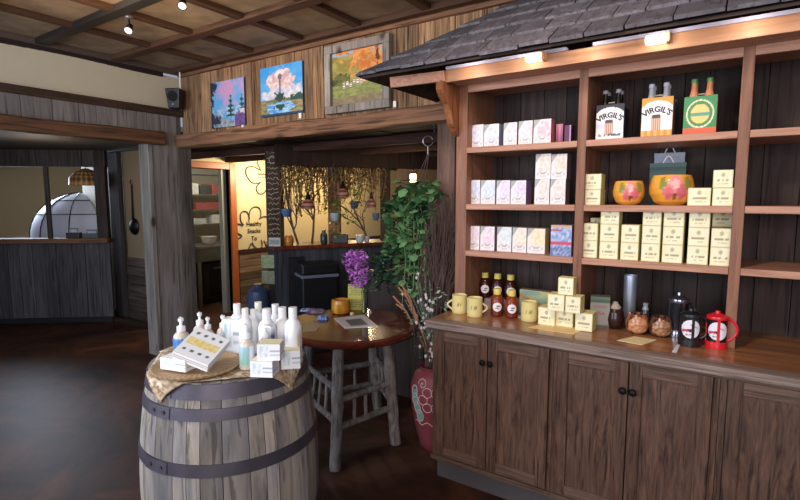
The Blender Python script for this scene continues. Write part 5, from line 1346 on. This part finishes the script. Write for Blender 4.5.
mb.build('incised_lines', chalk, t); mt.build('painted_leaves', teal, t)
# stems in the pot
b = empty('dried_stem_arrangement', (PC.x, PC.y, .45), 0, 'dried twigs and white-budded stems rising from the clay pot', 'dried flowers')
def rp_(x, y, dY=0): return py(x, y, PC.y + dY) - Vector((PC.x, PC.y, .45))
mtw = MB()
for i in range(95):
    ex_ = random.uniform(426, 459); ey_ = random.choice((random.uniform(195, 250), random.uniform(240, 295))); dy = random.uniform(.02, .32)
    end = rp_(ex_, ey_, dy); st = Vector((random.uniform(-.04, .04), random.uniform(-.03, .04), .0)); up_ = Vector((st.x * 1.5 + .0, st.y * 1.5 + .02, .14)); 
    mid = up_.lerp(end, .5) + Vector((random.uniform(-.06, .06), random.uniform(-.03, .03), 0)); mtw.tube([st, up_, mid, end], [.0045, .004, .003, .0015], 4)
    for _ in range(4):
        e2 = end + Vector((random.uniform(-.1, .1), random.uniform(-.04, .04), random.uniform(-.1, .07))); mtw.tube([mid, mid.lerp(e2, .5), e2], [.003, .0025, .0015], 4)
mtw.build('brown_twigs', plain('purple_brown_twig', '#4a3833', .8, var=.4), b)
mo = MB()
for x0, y0, x1, y1 in ((401, 284, 409, 296), (393, 296, 404, 308), (398, 287, 410, 301), (405, 292, 412, 309), (396, 304, 406, 311)):
    a_, c_ = rp_(x0, y0, -.03), rp_(x1, y1, .0); mo.tube([a_, c_, c_.lerp(Vector((0, 0, .1)), .5), Vector((0, 0, .05))], [.0055, .006, .003, .003], 7)
mo.build('orange_sticks', plain('cinnamon_stick', '#a9714f', .8, var=.2), b)
mg = MB(); buds = []
for i in range(12):
    ex_ = random.uniform(400, 436); ey_ = random.uniform(268, 305); end = rp_(ex_, ey_, random.uniform(-.05, .05)); c1_ = Vector((random.uniform(-.03, .03), random.uniform(-.03, .03), .13))
    st = Vector((c1_.x * .4, c1_.y * .4, 0)); pts = [st, c1_, c1_.lerp(end, .5), end]; mg.tube(pts, .0022, 5, rgb('#6f7a62'))
    for q in range(12):
        f_ = random.uniform(.25, 1); p_ = (c1_.lerp(end, f_)) if f_ > .3 else st.lerp(c1_, .6); leaf(mg, p_, random.uniform(.014, .026), rgb('#4a5f4d'), rgb('#9db09a'))
    if i % 2 == 0:
        for q in range(7):
            p_ = c1_.lerp(end, random.uniform(-.1, 1)) + Vector((random.uniform(-.012, .012), random.uniform(-.02, 0), 0))
            buds.append(p_)
for i in range(20):
    leaf(mg, rp_(random.uniform(433, 446), random.uniform(287, 308), random.uniform(-.12, -.05)), .03, rgb('#6f8a72'), rgb('#b9c7b0'))
for i in range(14):
    x = random.uniform(411, 428); y = random.uniform(318, 358); p_ = rp_(x, y, -.13); 
    if p_.z > .06:
        leaf(mg, p_, .022, rgb('#4a5f4d'), rgb('#8da08a'))
        if i % 2: buds.append(p_)
for x in (412, 417, 424): mg.tube([rp_(x, 300, -.06), rp_(x + 2, 330, -.11), rp_(x + 3, 356, -.11)], .0025, 5, rgb('#3d4a3d'))
mg.build('green_stems', LEAF, b); b0 = None
for p_ in buds:
    if b0 is None: b0 = MB().lathe([(0, -.013), (.008, -.004), (.009, .004), (0, .014)], 8, col=rgb('#dbd2d3')).build('white_bud', attr('bud', .7), b, loc=p_, smooth=True)
    else:
        c_ = b0.copy(); COL.objects.link(c_); c_.parent = b; c_.location = p_

# ================================================================ HANGING IVY
IP = py(412, 215, 3.02)
t = empty('hanging_ivy', (IP.x, IP.y, IP.z), 0, 'large green trailing ivy hanging in the opening beside the hutch', 'plant')
mb = MB(); ms = MB()
def ri(x, y, dY=0): return py(x, y, IP.y + dY) - IP
cnt = 0
while cnt < 620:
    x = random.uniform(384, 443); y = random.uniform(180, 298)
    cxx = 414; hw = 27 if y < 245 else 27 - (y - 245) * .3
    if y < 190: hw = 19
    if abs(x - cxx - (4 if y < 200 else 0) + (4 if 200 < y < 250 else 0)) > hw * random.uniform(.8, 1.0): continue
    if y > 255 and random.random() < .55: continue
    leaf(mb, ri(x, y, random.uniform(-.14, .12)), random.uniform(.055, .095), rgb('#2a4c2e'), rgb('#7aa86c')); cnt += 1
for i in range(8):
    x = random.uniform(396, 428); ms.tube([ri(410 + (x - 412) * .3, 190), ri(x, 225, -.1), ri(x + random.uniform(-5, 5), 262, -.12), ri(x + random.uniform(-8, 8), random.uniform(285, 312), -.1)], .0022, 5, rgb('#7f9a63'))
mb.build('leaves', LEAF, t); ms.build('stems', LEAF, t)
MB().lathe([(.06, -.08), (.09, 0), (.1, .07), (.095, .075), (.08, .0)], 24).build('basket', blackm, t, loc=(ri(413, 215).x, 0.07, ri(413, 215).z))
hk = ri(429, 141, .0); 
P_hook = py(428, 141, 3.0)
mb = MB(); c0 = ri(413, 200)
for a_ in (-.07, .0, .07): mb.tube([c0 + Vector((a_, .02, .0)), ri(429, 152)], .0022, 5)
mb.build('hanger', twig, t)
h_ = empty('ceiling_hook', (P_hook.x, 3.0, P_hook.z), YAW, 'silver ring hook holding the ivy under the timber header', 'hook')
mb = MB(); mb.tube([Vector((.034 * math.cos(q), 0, .034 * math.sin(q) + .0)) for q in [PI * .1 + i * PI * 1.8 / 16 for i in range(17)]], .0035, 6); mb.build('ring', steel, h_, smooth=True)
MB().tube([(.03, 0, .02), (.045, .0, .06), (.04, .0, 2.12 - P_hook.z)], .004, 6).build('shank', blackmet, h_)
MB().tube([(0, 0, -.034), (0, 0, -.09)], .003, 5).build('chain', steel, h_)
# dark leafy plant low behind the bouquet, blue glass + white bottle on a ledge
P = py(403, 270, 3.3)
tag(MB().lathe([(.028, 0), (.034, .01), (.034, .06), (.03, .065), (.028, .012), (0, .01)], 20, col=rgb('#5f7396')).build('blue_cup', GLOSSY, loc=(P.x, P.y, 1.0), smooth=True), 'small blue glass cup on the ledge behind the ivy', 'cup')
P2 = py(382, 262, 3.3)
tag(MB().lathe([(.022, 0), (.022, .09), (.012, .11), (.012, .13)], 18, col=rgb('#b9c7d6')).build('pale_bottle', GLOSSY, loc=(P2.x, P2.y, 1.0), smooth=True), 'pale slender bottle on the ledge above the bouquet leaves', 'bottle')
t = empty('side_console', ((P.x + P2.x) / 2 + .05, 3.32, 0), 0, 'dark narrow console standing behind the ivy and vase', 'console')
MB().box(-.28, .28, -.08, .14, .96, 1.0).build('top', blackm, t, bevel=.004)
MB().box(-.27, .27, -.06, .13, 0, .96).build('body', hback, t)

# ================================================================ CAMERA, LIGHT, WORLD
cam = bpy.data.cameras.new('camera'); co = bpy.data.objects.new('camera', cam); COL.objects.link(co)
cam.sensor_width = 36; cam.lens = 36 * FPX / 800; cam.clip_end = 60
R3 = Matrix((RT, UP, -FW)).transposed(); co.matrix_world = Matrix.Translation((0, 0, EYE)) @ R3.to_4x4()
bpy.context.scene.camera = co
def area(loc, target, sx, sy, power, col, name='window_light'):
    l = bpy.data.lights.new(name, 'AREA'); l.shape = 'RECTANGLE'; l.size = sx; l.size_y = sy; l.energy = power; l.color = col
    o = bpy.data.objects.new(name, l); COL.objects.link(o); o.location = loc
    o.rotation_euler = (Vector(target) - Vector(loc)).to_track_quat('-Z', 'Y').to_euler(); return o
def point(loc, power, col, r=.05, name='point_light'):
    l = bpy.data.lights.new(name, 'POINT'); l.energy = power; l.color = col; l.shadow_soft_size = r
    o = bpy.data.objects.new(name, l); COL.objects.link(o); o.location = loc; return o
def spot(loc, target, power, col, ang=60, blend=.6, r=.04, name='spot_light'):
    l = bpy.data.lights.new(name, 'SPOT'); l.energy = power; l.color = col; l.spot_size = math.radians(ang); l.spot_blend = blend; l.shadow_soft_size = r
    o = bpy.data.objects.new(name, l); COL.objects.link(o); o.location = loc
    o.rotation_euler = (Vector(target) - Vector(loc)).to_track_quat('-Z', 'Y').to_euler(); return o
COOL = (.72, .82, 1.0); WARM = (1.0, .74, .47)
area((-3.2, -1.8, 1.8), (-2.1, 2.0, 1.2), 2.6, 1.7, 125, COOL)
area((.7, -1.9, 1.9), (-.5, 2.6, 1.3), 2.0, 1.6, 95, (1, .93, .93))
spot((-2.7, -.2, 2.75), (-1.68, 1.22, .97), 130, (.92, .95, 1), 26, .6, .12)
spot((-.7, .7, 2.8), (-.72, 2.6, 1.7), 110, (1, .80, .70), 70, .8, .1)
spot((-3.3, 1.0, 2.7), (-3.1, 3.1, 2.5), 70, (1, .8, .58), 85, .9, .1)
area((-3.0, 1.6, 2.3), (-3.0, 1.9, 2.88), 1.6, 1.0, 9, WARM, 'ceiling_bounce')
for X in (-1.2, -.9, -.6, -.3, 0, .3): point((X, 2.375, 2.262), .75, (1, .84, .70), .02)
# back room
point((-5.2, 4.75, 1.95), 62, (1, .84, .58), .08); point((-5.0, 6.3, 1.95), 60, (1, .74, .40), .08)
point(tuple(py(413, 178, 4.4) + Vector((.0, -.12, -.1))), 5, WARM, .05)
point((-6.5, 4.6, 2.3), 30, (1, .96, .88), .1)  # added fill that brightens the kitchen, no fixture modelled for it
area((-9.2, 3.4, 2.1), (-8.0, 3.6, 1.4), 1.2, 1.0, 150, COOL); point((-5.9, 2.2, 1.9), 8, (1, .9, .75), .1)  # the point is an added, unseen fill to lift the ladle wall
w = bpy.data.worlds.new('world'); bpy.context.scene.world = w; w.use_nodes = True
bg = w.node_tree.nodes['Background']; bg.inputs[0].default_value = (.55, .65, .85, 1); bg.inputs[1].default_value = .5
vs_ = bpy.context.scene.view_settings; vs_.view_transform = 'Standard'; vs_.look = 'None'; vs_.exposure = 0; vs_.gamma = 1; vs_.use_curve_mapping = False
